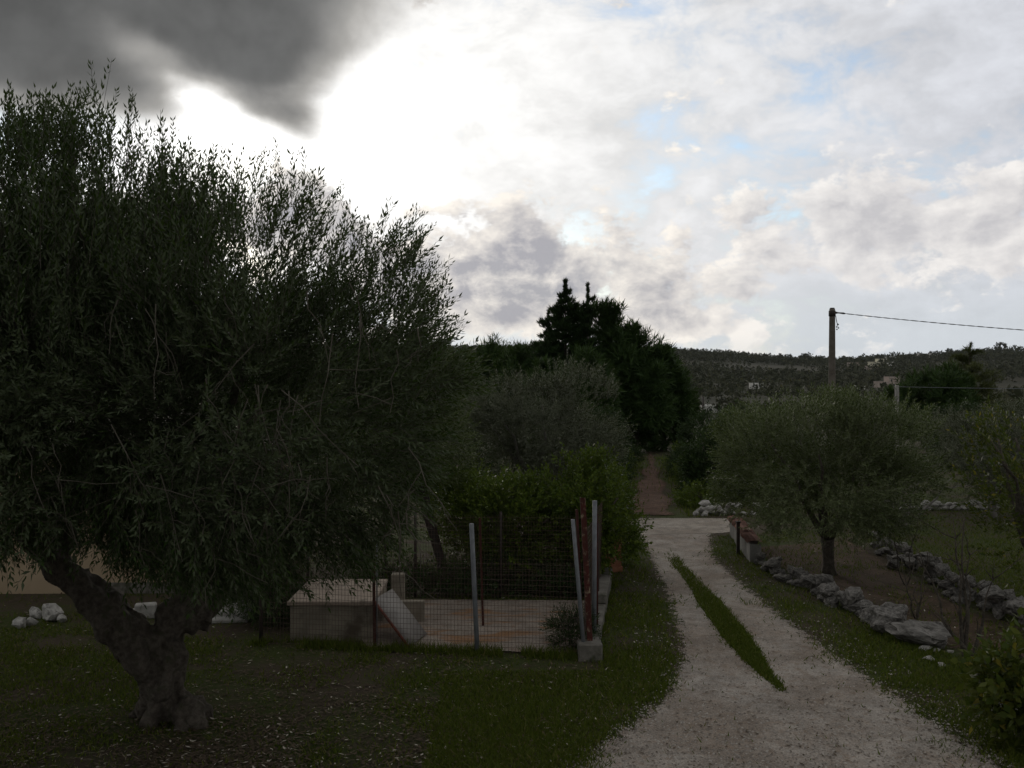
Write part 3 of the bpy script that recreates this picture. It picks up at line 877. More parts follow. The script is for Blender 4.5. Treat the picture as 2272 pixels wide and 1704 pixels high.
# pines, cypress and dark belt beyond
def conifer(base, top, rad, n, leaf, label, taper=1.0, droop=0.1, temps=T_CYP, S=0.55, cat='tree', lean=0.0, bottom=0.3, gap=0.0):
    x, y = base
    z0 = gz1(x, y)
    h = top - z0
    t = empty('conifer_tree', (x, y, z0))
    nb = max(24, n // 20)                        # branches, each a row of sprays that sags outward
    ub = 1 - rng.random(nb) ** 0.62
    if gap:
        ub = np.clip((np.floor(ub * gap) + rng.normal(0.5, 0.22, nb)) / gap, 0, 0.98)
    ub = ub * 0.93
    ab = rng.random(nb) * 6.283
    lb2 = rad * (1.02 - ub) ** taper * (0.6 + 0.6 * rng.random(nb)) + 0.05
    k = rng.integers(0, nb, n)
    tq = rng.random(n) ** 0.6
    u, a, ln = ub[k], ab[k] + rng.normal(size=n) * 0.16, lb2[k]
    rr = ln * tq
    z = bottom + u * (h - bottom) + rr * (0.55 - droop) - droop * 0.9 * rr * tq
    P = np.stack([np.cos(a) * rr + lean * u * u, np.sin(a) * rr, np.clip(z, 0.1, h - 0.1 - rr)], -1) + rng.normal(size=(n, 3)) * 0.04
    D = np.stack([np.cos(a) * 0.8, np.sin(a) * 0.8, 0.55 - droop * 1.6 * tq + u * u * 1.2], -1) + rng.normal(size=(n, 3)) * 0.3
    sz = S * (0.5 + 0.6 * rng.random(n)) * (1 - 0.5 * u)
    tp = rng.random(n) < 0.03                     # the leader
    P[tp] = np.stack([lean + rng.normal(size=tp.sum()) * 0.03, rng.normal(size=tp.sum()) * 0.03, h - 0.1 - rng.random(tp.sum()) * 1.3], -1)
    D[tp] = np.array([0, 0, 1.0]) + rng.normal(size=(tp.sum(), 3)) * 0.25
    sz[tp] = S * 0.35
    bm = bmesh.new()
    tube(bm, [(0, 0, -0.1, 0.16), (lean * .4, 0, h * 0.4, 0.11), (lean, 0, h * 0.97, 0.02)], 7, 0.1)
    link('trunk', bm_mesh('trunk', bm, M['bark'], True), t)
    o = link('crown', scatter(P, D, sz, temps, [M[leaf], M['twig']], 'crown'), t)
    o['kind'] = 'stuff'
    tag(t, label, cat)
    return t
conifer((3.05, 55), 9.5, 3.1, 6000, 'cypress', 'tall ragged conifer with drooping branches, highest of the group behind the track', 1.0, 0.30, S=0.72, gap=18)
conifer((4.25, 54), 9.2, 1.35, 4200, 'cypress', 'slender pointed cypress beside the tall ragged conifer', 0.9, 0.0, S=0.6)
conifer((1.95, 55.5), 7.9, 1.9, 2200, 'cypress', 'short crooked conifer with drooping tips beside the tall ragged one', 0.85, 0.45, S=0.65, lean=0.15, gap=11)
for c_, r_, nn, lb in (((5.5, 56.5, 4.2), (1.9, 1.7, 3.8), 3000, 'upright dark pine next to the slender cypress'),
                       ((7.2, 56, 3.2), (2.3, 2.0, 3.4), 3400, 'broad rounded pine above the end of the red track'),
                       ((9.0, 57, 2.6), (1.7, 1.7, 3.0), 2400, 'lower pine at the right edge of the conifer group'),
                       ((3.2, 51.5, 2.6), (2.4, 1.8, 2.8), 2600, 'bushy pine standing before the tall ragged conifer'),
                       ((0.6, 57, 2.6), (1.9, 1.6, 3.0), 2000, 'bushy pine left of the crooked conifer')):
    simple_tree('pine_tree', (c_[0], c_[1]), c_, r_, nn, T_PINE, 'pine', 0.62, lb, 'tree', None, 0.17, 'bark', 0.9, 45, 0.24, 0.4, limbs=5)
for i, (px, top) in enumerate(((1030, 790), (1090, 757), (1150, 770), (940, 770), (860, 765), (780, 760), (690, 770), (600, 765))):
    d_ = 66 + (i % 3) * 3
    x_ = (px - 1136) * d_ / FPX
    zt = CAM_H + (HOR - top) / FPX * d_
    simple_tree('evergreen_tree', (x_, d_), (x_, d_, zt * 0.42), (1.9, 1.6, zt * 0.58), 1700, T_PINE, 'pine', 0.75,
                'dark evergreen tree of the belt behind the olives', 'tree', 'dark evergreen belt left of the conifers', 0.15, 'bark', 0.7, 40, 0.24, 0.4, limbs=4)
simple_tree('umbrella_pine', (26.3, 60), (26.3, 60, 2.2), (2.5, 2.3, 2.2), 3200, T_PINE, 'pine', 0.62, 'dark domed pine in front of the cedar', 'tree', None, 0.2, 'bark', 0.9, 50, 0.24, 0.4)
conifer((29.7, 63), 6.15, 2.6, 2200, 'cedar', 'yellow-green cedar with bare tiered tip behind the domed pine', 0.75, 0.05, T_PINE, 0.8, lean=0.3, gap=9)
for x_, y_, rr, lb in ((23.5, 48, 1.8, 'dark bush below the domed pine by the vineyard stake'), (27.0, 49, 2.0, 'dark bush in front of the domed pine'), (30.5, 50, 2.1, 'dark bush in front of the yellow-green cedar'), (20.6, 44, 1.6, 'dark bush behind the field stake')):
    simple_tree('evergreen_bush', (x_, y_), (x_, y_, 0.9), (rr, 1.6, 1.5), 1500, T_SHRUB, 'dark', 0.5, lb, 'bush', None, 0.08, 'bark', 0.5, 40, 0.25, 0.4, limbs=4, fork=0.3)

# dead tree and bare saplings ---------------------------------------
def bare_tree(name, base, stems, label, mat='bark_grey', r0=0.03):
    t = empty(name, (base[0], base[1], 0))
    bm = bmesh.new()
    for k, (ex, ey, ez) in enumerate(stems):
        pth = bent((random.gauss(0, .02), random.gauss(0, .02), -0.05), (ex, ey, ez), r0, 0.006, 6, 0.05)
        tube(bm, pth, 6, 0.15, k)
        for j in range(5):
            p = np.array(pth[random.randint(2, 6)][:3])
            e = p + np.array([random.gauss(0, .28) + ex * 0.2, random.gauss(0, .2), random.uniform(0.05, 0.4)])
            tube(bm, bent(p, e, r0 * 0.3, 0.003, 4, 0.03), 4)
    link('trunk', bm_mesh('trunk', bm, M[mat], True), t)
    tag(t, label, 'tree')
    return t
bare_tree('dead_tree', (9.75, 24.2), [(0.75, 0.2, 1.95), (-0.1, 0.1, 2.3), (1.25, -0.2, 1.5), (0.3, 0.3, 1.6)], 'dead grey tree with bare crooked branches beside the bushy olive', 'bark_grey', 0.06)
bare_tree('sapling', gp(2145, 1475), [(-0.15, 0, 1.75), (0.1, 0.1, 1.5), (-0.55, 0.1, 1.35), (0.32, -0.1, 1.2), (0.02, 0.1, 2.0)], 'bare several-stemmed sapling at the near end of the tilled bed', 'bark', 0.035)
bare_tree('sapling', gp(2035, 1375), [(-0.25, 0, 1.0), (0.2, 0.05, 1.1), (0.0, 0.1, 0.9)], 'thin bare sapling in the middle of the tilled bed', 'bark', 0.016)
bare_tree('sapling', gp(2010, 1300), [(-0.3, 0, 1.2), (0.25, 0.05, 1.3)], 'thin bare sapling beside the dark stake in the tilled bed', 'bark', 0.014)

# ------------------------------------------------------------------ rocks
def rock_mesh(seed, sub=3, cuts=16):
    r = np.random.default_rng(seed)
    bm = bmesh.new()
    bmesh.ops.create_icosphere(bm, subdivisions=sub, radius=0.5)
    V = np.array([v.co[:] for v in bm.verts])
    for _ in range(cuts):
        nn_ = r.normal(size=3); nn_ /= np.linalg.norm(nn_)
        dd_ = 0.22 + 0.20 * r.random()
        k = V @ nn_
        V = V - np.maximum(k - dd_, 0)[:, None] * nn_ * 0.92
    nr_ = V / np.linalg.norm(V, axis=1, keepdims=True)
    V = V + nr_ * ((vn(V, 3.5, seed) - .5) * 0.10 + (vn(V, 8, seed) - .5) * 0.12 + (vn(V, 19, seed) - .5) * 0.08)[:, None]
    V[:, 2] -= V[:, 2].min()
    ext = V.max(0) - V.min(0)
    V[:, :2] -= (V[:, :2].max(0) + V[:, :2].min(0)) / 2
    V /= ext
    for v, q in zip(bm.verts, V):
        v.co = q
    return bm
M['stone'].node_tree.nodes['Bump'].inputs['Distance'].default_value = 0.07
ROCK = [bm_mesh('stone', rock_mesh(i), M['stone']) for i in range(9)]
ROCKW = [bm_mesh('stone', rock_mesh(30 + i, 2), M['stone_w']) for i in range(6)]
def put_rock(parent, x, y, sx, sy, sz, z=0.0, meshes=ROCK, rz=None, tilt=0.15):
    return link('stone', random.choice(meshes), parent, (x, y, z - sz * 0.14), (random.gauss(0, tilt * .6), random.gauss(0, tilt * .6), random.uniform(0, 6.28) if rz is None else rz), (sx, sy, sz))
def wall_of(path, label, size=0.4, courses=2, meshes=ROCK, grow=None, name='stone_wall', jitter=0.06):
    path = np.array(path, float)
    s = np.concatenate([[0], np.cumsum(np.hypot(*np.diff(path, axis=0).T))])
    o0 = path[0]
    t = empty(name, (o0[0], o0[1], gz1(*o0)))
    for c_ in range(courses):
        q = 0.0
        while q < s[-1]:
            k = (grow(q / s[-1]) if grow else 1.0) * random.uniform(0.75, 1.25)
            L = size * k
            if c_ and random.random() < 0.16:
                q += L * 0.9
                continue
            x = np.interp(q, s, path[:, 0]) + random.gauss(0, jitter)
            y = np.interp(q, s, path[:, 1]) + random.gauss(0, jitter)
            j = min(np.searchsorted(s, q, 'right'), len(path) - 1)
            dr = path[j] - path[j - 1]
            an = math.atan2(dr[1], dr[0]) + random.gauss(0, 0.3)
            hgt = L * random.uniform(0.55, 0.8)
            put_rock(t, x - o0[0], y - o0[1], L * 1.15, L * random.uniform(0.7, 0.95), hgt, c_ * size * 0.42 * (0.8 + 0.3 * k), meshes, an)
            q += L * 0.88
    tag(t, label, 'stone wall')
    return t
wall_of([(5.22, 20.4), (5.45, 18.4), (5.72, 16.6), (5.95, 15.3), (6.0, 14.9)], 'low dry stone wall of grey limestone along the right of the drive', 0.30, 2, ROCK, lambda u: 0.85 + 0.4 * u)
o_ = empty('boulder', (6.05, 14.35, 0)); link('stone', ROCK[2], o_, (0, 0, -0.03), (0.1, 0.15, -0.75), (0.95, 0.52, 0.42))
tag(o_, 'long pale boulder at the near end of the drive wall', 'boulder')
o_ = empty('boulder', (5.78, 14.95, 0)); link('stone', ROCK[5], o_, (0, 0, -0.03), (0.0, 0.1, 0.4), (0.55, 0.48, 0.44))
tag(o_, 'upright blocky boulder next to the long pale boulder', 'boulder')
wall_of([(8.5, 22.6), (8.3, 20.3), (8.2, 18.3), (8.1, 16.8), (8.1, 15.2), (8.3, 13.8)], 'broader dry stone wall along the far side of the tilled bed', 0.29, 3, ROCK, lambda u: 0.7 + 0.65 * u, jitter=0.13)
wall_of([(10.2, 28.6), (11.8, 28.7), (13.4, 28.8), (15.5, 29.2)], 'low crumbled stone wall across the back of the right-hand field', 0.26, 2, ROCKW, None)
wall_of([(5.45, 27.7), (6.0, 27.75), (6.5, 27.7), (7.4, 27.8)], 'tumbled heap of white stones at the edge of the crossing road', 0.24, 3, ROCKW, lambda u: 1.15 - 0.4 * u, name='stone_heap', jitter=0.14)
for i, (px, py, s_) in enumerate(((2055, 1443, .22), (2080, 1446, .16), (2110, 1448, .14), (2063, 1466, .20), (2092, 1478, .15), (2068, 1432, .22), (2195, 1500, .2), (2222, 1570, .26), (2252, 1585, .2), (2180, 1505, .14))):
    x_, y_ = gp(px, py)
    o_ = tag(link('loose_stone', random.choice(ROCKW), None, (x_, y_, -0.05 * s_ - 0.02), (0, 0, random.random() * 6), (s_ * .9, s_ * .7, s_ * .45)), 'loose pale stone lying in the grass beyond the boulders', 'stone', 'loose stones in the right verge')
for i, (px, py, s_) in enumerate(((78, 1372, .26), (115, 1378, .38), (135, 1382, .2), (68, 1390, .22), (40, 1395, .25), (205, 1345, .3), (300, 1372, .25), (285, 1368, .18))):
    x_, y_ = gp(px, py)
    o_ = tag(link('white_stone', random.choice(ROCKW), None, (x_, y_, -0.02), (0, 0, random.random() * 6), (s_, s_ * .8, s_ * .8)), 'white stone lying on the lawn in front of the beige outbuilding', 'stone', 'white stones before the outbuilding')
bmk = box_mesh('white_block', -0.17, 0.17, -0.1, 0.1, 0, 0.24, M['stone_w'], 0.02)
x_, y_ = gp(322, 1372)
tag(link('white_block', bmk, None, (x_, y_, 0), (0, 0, 0.3)), 'squared white block standing on the lawn before the beige outbuilding', 'block')
st_ = empty('stone_steps', (-4.62, 15.55, 0), 0.1)
for i in range(4):
    b = 0.17 * i
    link('step', box_mesh('step', -0.33, 0.33, b * 1.4, b * 1.4 + 0.40, 0, 0.06 + 0.085 * i, M['stone_w'], 0.012), st_)
tag(st_, 'short flight of pale stone steps left of the dark twiggy shrub', 'steps')

# ------------------------------------------------------------------ low wall with tile coping at the drive mouth
lw = empty('coped_wall', (5.22, 20.6, 0), math.atan2(3.6, 0.38) - math.pi / 2)
link('wall', box_mesh('wall', -0.12, 0.12, 0, 3.62, -0.05, 0.40, M['render'], 0.012), lw)
bm = bmesh.new()
for k in range(7):
    a0 = math.pi * k / 6
    for yy_ in (0, 0.36):
        rr_ = 0.17 + (0.012 if yy_ else 0)
        bm.verts.new((rr_ * math.cos(a0), yy_, 0.075 * math.sin(a0) * (1.1 if yy_ else 1)))
bm.verts.ensure_lookup_table()
for k in range(6):
    bm.faces.new((bm.verts[2 * k], bm.verts[2 * k + 1], bm.verts[2 * k + 3], bm.verts[2 * k + 2]))
bmesh.ops.solidify(bm, geom=bm.faces[:], thickness=0.016)
tile_me = bm_mesh('coping_tile', bm, M['tile'])
for k in range(11):
    link('coping_tile', tile_me, lw, (random.gauss(0, .006), k * 0.33 - 0.02, 0.412), (0.03, random.gauss(0, .03), random.gauss(0, .02)))
tag(lw, 'low grey rendered wall with terracotta tile coping at the mouth of the drive', 'wall')
bm = bmesh.new()
add_box(bm, -0.035, 0.035, -0.035, 0.035, -0.1, 0.72, 0.005)
add_box(bm, -0.05, 0.05, -0.05, 0.05, 0.72, 0.745)
gpst = link('gate_post', bm_mesh('gate_post', bm, M['iron']), None, (5.08, 21.6, 0))
tag(gpst, 'short dark iron gate post in front of the coped wall', 'post')
x_, y_ = gp(1975, 1226)
bm = bmesh.new()
tube(bm, [(0, 0, -0.1, .03), (0.01, 0, 0.5, .028), (0.03, 0, 1.25, .022)], 7, 0.15)
tag(link('garden_stake', bm_mesh('garden_stake', bm, M['iron'], True), None, (x_, y_, 0)), 'thin dark wooden stake in the bed beside the bushy olive', 'stake')

# ------------------------------------------------------------------ kennel
kn = empty('kennel', (-3.36, 14.55, 0), 0.0)
W_, D_, H_ = 1.26, 1.55, 0.53
link('front_wall', box_mesh('front_wall', 0, W_ - 0.10, 0, 0.10, -0.05, H_, M['kennel'], 0.008), kn)
link('corner_pier', box_mesh('corner_pier', W_ - 0.098, W_ + 0.004, -0.006, 0.12, -0.05, H_, M['kennel'], 0.01), kn)
link('back_wall', box_mesh('back_wall', 0, W_, D_ - 0.1, D_, -0.05, H_, M['kennel'], 0.008), kn)
link('end_wall', box_mesh('end_wall', 0.002, 0.10, 0.102, D_ - 0.102, -0.05, H_, M['kennel'], 0.008), kn)
link('door_lintel', box_mesh('door_lintel', W_ - 0.10, W_, 0.122, D_ - 0.102, H_ - 0.06, H_, M['kennel'], 0.006), kn)
link('door_jamb', box_mesh('door_jamb', W_ - 0.10, W_ - 0.002, 1.05, D_ - 0.102, -0.05, H_ - 0.062, M['kennel'], 0.006), kn)
link('roof', box_mesh('roof', -0.04, W_ + 0.02, -0.04, D_ + 0.03, H_ + 0.002, H_ + 0.072, M['roof_slab'], 0.012), kn)
tag(kn, 'low cream block dog kennel with flat screed roof and dark side doorway', 'kennel')
pb = tag(link('concrete_upstand', box_mesh('concrete_upstand', -0.28, 0.30, 0, 0.12, -0.03, 0.36, M['kennel'], 0.01), None, (-1.72, 15.55, 0.0)), 'small cream upstand wall beneath the leaning board', 'wall')
bk = tag(link('cream_pillar', box_mesh('cream_pillar', -0.11, 0.11, 0, 0.16, -0.03, 0.66, M['kennel'], 0.012), None, (-1.93, 16.22, 0.0)), 'stub of cream pillar behind the far corner of the kennel', 'pillar')
# leaning board
A0 = np.array([-2.10, 14.42, 0.635]); B0 = np.array([-1.52, 14.0, 0.04]); W0 = np.array([0.20, 0.74, 0.0])
lb_ = empty('leaning_board', (B0[0], B0[1], 0))
def slab8(name, q, th_, mat):
    n_ = np.cross(q[1] - q[0], q[3] - q[0]); n_ /= np.linalg.norm(n_)
    if n_[2] < 0:
        n_ = -n_
    V = np.array([*q, *[p + n_ * th_ for p in q]]) - np.array([B0[0], B0[1], 0])
    return qmesh(name, V, [[3, 2, 1, 0], [4, 5, 6, 7], [0, 1, 5, 4], [1, 2, 6, 5], [2, 3, 7, 6], [3, 0, 4, 7]], mat)
e_ = W0 * 0.045
link('panel', slab8('panel', [A0 + e_, B0 + e_, B0 + W0, A0 + W0], 0.022, M['board']), lb_)
link('edge_strip', slab8('edge_strip', [A0, B0, B0 + e_ * 0.95, A0 + e_ * 0.95], 0.03, M['redpaint']), lb_)
tag(lb_, 'grey board with red edge leaning from the kennel roof to the pad', 'board')

# ------------------------------------------------------------------ wire fence of the pen
def mesh_panel(p0, p1, h0, h1, pitch=0.05, hp=0.075, rad=0.0019):
    p0, p1 = np.array(p0, float), np.array(p1, float)
    L = np.linalg.norm(p1 - p0)
    e = (p1 - p0) / L
    nrm = np.array([-e[1], e[0]])
    V, Fq = [], []
    def bar(A, B):
        A, B = np.array(A), np.array(B)
        dv = (B - A) / np.linalg.norm(B - A)
        s1 = np.array([nrm[0], nrm[1], 0]); s2 = np.cross(dv, s1)
        b = len(V)
        for q in (A, B):
            for k in ((1, 1), (-1, 1), (-1, -1), (1, -1)):
                V.append(q + rad * (s1 * k[0] + s2 * k[1]))
        for k in range(4):
            Fq.append([b + k, b + (k + 1) % 4, b + 4 + (k + 1) % 4, b + 4 + k])
    sag = lambda s: 0.02 * math.sin(s * 2.1)
    k = 0.0
    while k <= L:
        q = p0 + e * k
        off = sag(k)
        bar((q[0] + nrm[0] * off, q[1] + nrm[1] * off, h0), (q[0] + nrm[0] * off * 2, q[1] + nrm[1] * off * 2, h1))
        k += pitch
    z = h0
    while z <= h1:
        ks = np.linspace(0, L, max(2, int(L / 0.4)))
        for a, b in zip(ks[:-1], ks[1:]):
            qa, qb = p0 + e * a, p0 + e * b
            f = 1 + (z - h0) / (h1 - h0)
            bar((qa[0] + nrm[0] * sag(a) * f, qa[1] + nrm[1] * sag(a) * f, z + .004), (qb[0] + nrm[0] * sag(b) * f, qb[1] + nrm[1] * sag(b) * f, z + .004))
        z += hp
    return qmesh('wire_mesh', V, Fq, M['wire'])
fn = empty('wire_fence', (1.04, 13.62, 0))
fo = np.array([1.04, 13.62, 0])
c0, c1, c2 = (-3.75, 14.35), (-0.50, 13.86), (1.03, 13.66)
s1_, s2_ = (1.32, 15.6), (1.72, 18.4)
def loc2(p):
    return (p[0] - fo[0], p[1] - fo[1])
for a, b, h in ((c0, c1, 1.45), (c1, c2, 1.35), (c2, s1_, 1.7), (s1_, s2_, 1.7), ((-3.9, 17.4), (1.6, 17.3), 1.5)):
    link('wire_mesh', mesh_panel(loc2(a), loc2(b), 0.02, h), fn)['kind'] = 'stuff'
def post(p, h, r, mat, lean=(0, 0), sides=8, ang=False, lab=None, z0=-0.1):
    bm = bmesh.new()
    if ang:                                        # L-section steel
        w_ = r * 2
        t_ = 0.006
        add_box(bm, -w_ / 2, w_ / 2, -t_ / 2, t_ / 2, z0, h)
        add_box(bm, -w_ / 2, -w_ / 2 + t_, t_ / 2, w_, z0, h)
    else:
        tube(bm, [(0, 0, z0, r), (0, 0, h * 0.5, r), (0, 0, h, r * 0.97)], sides)
    o = link('post', bm_mesh('post', bm, M[mat], not ang), fn, (p[0] - fo[0], p[1] - fo[1], 0), (lean[1], lean[0], 0))
    if lab:
        o['label'] = lab
    return o
post(c1, 1.88, 0.036, 'galv', (-0.045, 0.0), 10, lab='grey galvanised post')
post((-0.46, 15.3), 1.75, 0.018, 'rust', (-0.03, 0), ang=True, lab='rusty angle-iron post', z0=0.02)
post((-2.02, 14.12), 1.28, 0.022, 'rust', (-0.01, 0), ang=True, lab='rusty angle-iron post beside the kennel')
post((-1.99, 14.16), 1.65, 0.011, 'galv', (0.0, 0))
post((1.03, 13.62), 1.98, 0.03, 'galv', (-0.085, 0.0), 10, lab='leaning grey corrugated post', z0=0.17)
post((1.12, 13.66), 2.28, 0.038, 'peel', (-0.05, 0), ang=True, lab='post with peeling red paint', z0=0.17)
post((1.02, 13.74), 2.1, 0.022, 'rust', (-0.045, 0), z0=0.17)
post((1.22, 14.3), 2.15, 0.036, 'galv', (0.005, 0), 10, lab='grey tubular post behind the corner', z0=0.1)
post((1.30, 14.7), 1.9, 0.02, 'rust', (0.0, 0), ang=True, z0=0.1)
post((1.45, 16.3), 1.5, 0.03, 'iron', (0.0, 0), z0=0.05)
post((1.70, 18.3), 1.5, 0.03, 'galv', (0.0, 0), z0=0.05)
for px in (-3.7, -2.3, -1.75, -0.2):
    post((px, 17.4), 1.55, 0.028, 'iron')
post((-3.75, 14.35), 1.4, 0.03, 'iron')
k0 = link('base_block', box_mesh('base_block', -0.15, 0.19, -0.16, 0.14, -0.05, 0.24, M['concrete'], 0.015), fn, (0.04, 0.0, 0))
tag(fn, 'rusty wire mesh fence on mixed steel posts around the dog pen', 'fence')
kb = empty('concrete_kerb', (1.14, 13.9, 0), math.atan2(4.5, 0.66) - math.pi / 2)
link('kerb', box_mesh('kerb', -0.11, 0.11, 0, 4.5, -0.05, 0.19, M['concrete'], 0.015), kb)
link('kerb_cap', box_mesh('kerb_cap', -0.125, 0.125, 2.2, 4.49, 0.192, 0.36, M['concrete'], 0.015), kb)
tag(kb, 'long low concrete kerb under the side fence next to the drive', 'kerb')
bs = empty('brick_stack', (1.98, 19.7, 0), 0.1)
brm = bmesh.new()
add_box(brm, -0.125, 0.125, -0.1, 0.1, 0, 0.12, 0.006)
brick_me = bm_mesh('hollow_brick', brm, M['brick'])
for i in range(6):
    for j in range(2):
        if i > 4 and j == 0:
            continue
        link('hollow_brick', brick_me, bs, (-0.13 + 0.262 * j + random.gauss(0, .012), random.gauss(0, .015), 0.122 * i), (0, 0, random.gauss(0, .06)))
tag(bs, 'stack of terracotta hollow bricks under the shrub beside the drive', 'brick stack')

# ------------------------------------------------------------------ beige outbuilding behind the big olive
ob = empty('outbuilding', (-11.5, 17.6, 0), 0.03)
def wall_with(bm, x0, x1, z0, z1, holes, y0, y1):
    xs = sorted({x0, x1, *[h[0] for h in holes], *[h[1] for h in holes]})
    for a, b in zip(xs[:-1], xs[1:]):
        hs = [h for h in holes if h[0] <= a and h[1] >= b]
        if not hs:
            add_box(bm, a, b, y0, y1, z0, z1)
        else:
            h = hs[0]
            if h[2] > z0:
                add_box(bm, a, b, y0, y1, z0, h[2])
            if h[3] < z1:
                add_box(bm, a, b, y0, y1, h[3], z1)
bm = bmesh.new()
wall_with(bm, 0, 6.8, -0.05, 2.5, [(0.7, 1.6, 0.0, 2.0), (2.6, 3.5, 1.0, 2.0)], 0, 0.25)
link('front_wall', bm_mesh('front_wall', bm, M['beige']), ob)
link('end_wall', box_mesh('end_wall', 6.55, 6.8, 0.252, 3.8, -0.05, 2.5, M['beige']), ob)
link('end_wall', box_mesh('end_wall', 0, 0.25, 0.252, 3.8, -0.05, 2.5, M['beige']), ob)
link('back_wall', box_mesh('back_wall', 0, 6.8, 3.802, 4.05, -0.05, 2.5, M['beige']), ob)
link('roof', box_mesh('roof', -0.1, 6.9, -0.1, 4.15, 2.502, 2.68, M['concrete'], 0.02), ob)
link('plinth', box_mesh('plinth', 3.52, 6.82, -0.035, -0.002, -0.05, 0.2, M['concrete']), ob)
dr_ = link('door', box_mesh('door', 0.705, 1.595, 0.10, 0.15, 0.0, 1.995, M['board']), ob)
link('handle', box_mesh('handle', 1.46, 1.5, 0.06, 0.098, 0.95, 1.1, M['iron'], 0.004), dr_)
wn = link('window', box_mesh('window', 2.605, 3.495, 0.12, 0.15, 1.005, 1.995, M['board']), ob)
for k in range(2):
    link('pane', box_mesh('pane', 2.66 + 0.42 * k, 3.02 + 0.42 * k, 0.108, 0.118, 1.06, 1.94, M['glass'], 0.002), wn)
tag(ob, 'beige rendered outbuilding with flat roof glimpsed behind the large olive', 'building')

# ------------------------------------------------------------------ utility pole, cable, field stake
pd = 38.0
ux = (1846 - 1136) * pd / FPX
uz0 = gz1(ux, pd)
ut = CAM_H + (HOR - 685) / FPX * pd
up_ = empty('utility_pole', (ux, pd, uz0))
hp_ = ut - uz0
bm = bmesh.new()
tube(bm, [(0, 0, -0.3, .165), (0, 0, hp_ * .5, .14), (0, 0, hp_ * 0.93, .115), (0, 0, hp_, .108)], 12, 0.03)
link('pole', bm_mesh('pole', bm, M['pole'], True), up_)
bm = bmesh.new()
tube(bm, [(0, 0, hp_ - 0.30, .135), (0, 0, hp_ - 0.08, .135)], 12)
link('collar', bm_mesh('collar', bm, M['iron'], True), up_)
bm = bmesh.new()
tube(bm, [(0, 0, hp_ + 0.002, .09), (0, 0, hp_ + 0.035, .085)], 10)
link('cap', bm_mesh('cap', bm, M['iron'], True), up_)
bm = bmesh.new()
add_box(bm, 0.10, 0.20, -0.02, 0.02, hp_ - 0.2, hp_ - 0.12)
tube(bm, [(0.16, 0, hp_ - 0.16, .028), (0.30, 0, hp_ - 0.17, .028), (0.44, 0, hp_ - 0.185, .04), (0.52, 0, hp_ - 0.195, .022)], 7)
link('insulator', bm_mesh('insulator', bm, M['iron'], True), up_)
bm = bmesh.new()
tube(bm, [(0.14, 0, hp_ - 0.28, .014), (0.16, 0, hp_ - 0.42, .014), (0.19, 0.0, hp_ - 0.56, .014), (0.22, 0, hp_ - 0.62, .02)], 6)
for k, (a, b) in enumerate(((0.24, 0.62), (0.18, 0.72), (0.25, 0.76), (0.19, 0.82))):
    r_ = bmesh.ops.create_icosphere(bm, subdivisions=1, radius=0.032)
    bmesh.ops.translate(bm, vec=(a, 0.0, hp_ - b), verts=r_['verts'])
    tube(bm, [(0.2, 0, hp_ - 0.58, .006), (a, 0, hp_ - b, .006)], 4)
link('hanging_lead', bm_mesh('hanging_lead', bm, M['cable'], True), up_)
tag(up_, 'weathered utility pole with dark collar and hanging leads behind the bushy olive', 'pole')
# twisted cable to a second pole out to the right
A_ = np.array([ux + 0.52, pd, ut - 0.195]); B_ = np.array([36.0, 33.0, 5.1])
ub = empty('utility_pole', (36.2, 33.0, gz1(36.2, 33.0)))
bm = bmesh.new()
tube(bm, [(0, 0, -0.3, .16), (0, 0, 3, .14), (0, 0, 5.5, .11)], 12, 0.03)
link('pole', bm_mesh('pole', bm, M['pole'], True), ub)
tag(ub, 'weathered utility pole carrying the far end of the twisted cable', 'pole')
bm = bmesh.new()
N_ = 240
for ph in (0, math.pi):
    pts = []
    for i in range(N_ + 1):
        t = i / N_
        p = A_ * (1 - t) + B_ * t - np.array([0, 0, 4 * 0.42 * t * (1 - t)])
        an = i * 0.9 + ph
        pts.append((p[0], p[1] + 0.011 * math.cos(an), p[2] + 0.011 * math.sin(an), 0.009))
    tube(bm, pts, 4)
tag(link('power_cable', bm_mesh('power_cable', bm, M['cable'], True)), 'twisted overhead cable running from the weathered utility pole', 'cable')
sdist = 42.0
sx_ = (1990 - 1136) * sdist / FPX
sz1 = CAM_H + (HOR - 855) / FPX * sdist
bm = bmesh.new()
zz = gz1(sx_, sdist)
add_box(bm, -0.075, 0.075, -0.075, 0.075, -0.2, sz1 - zz, 0.02)
tag(link('concrete_stake', bm_mesh('concrete_stake', bm, M['stone_w']), None, (sx_, sdist, zz)), 'pale concrete field stake carrying a single wire right of the bushy olive', 'stake')
bm = bmesh.new()
pts = []
for i in range(31):
    t = i / 30
    pts.append((sx_ + (34 - sx_) * t, sdist + 1.0 * t, sz1 - 0.06 - 4 * 0.10 * t * (1 - t), 0.011))
tube(bm, pts, 4)
tag(link('field_wire', bm_mesh('field_wire', bm, M['galv'])), 'single pale wire strung from the concrete field stake', 'wire')
bm = bmesh.new()
add_box(bm, -0.07, 0.07, -0.07, 0.07, -0.2, sz1 - gz1(34, 43), 0.02)
tag(link('concrete_stake', bm_mesh('concrete_stake', bm, M['stone_w']), None, (34, 43, gz1(34, 43))), 'pale concrete stake at the far end of the field wire', 'stake')
for px, pyt, d_, lb in ((1560, 880, 95, 'thin dark pole in the valley between the pines and the bushy olive'), (1514, 930, 80, 'short pale stake in the valley beside the pines')):
    x_ = (px - 1136) * d_ / FPX
    z_ = gz1(x_, d_)
    bm = bmesh.new()
    tube(bm, [(0, 0, -0.3, .09), (0, 0, CAM_H + (HOR - pyt) / FPX * d_ - z_, .07)], 8)
    tag(link('valley_pole', bm_mesh('valley_pole', bm, M['iron' if px > 1530 else 'concrete'], True), None, (x_, d_, z_)), lb, 'pole')

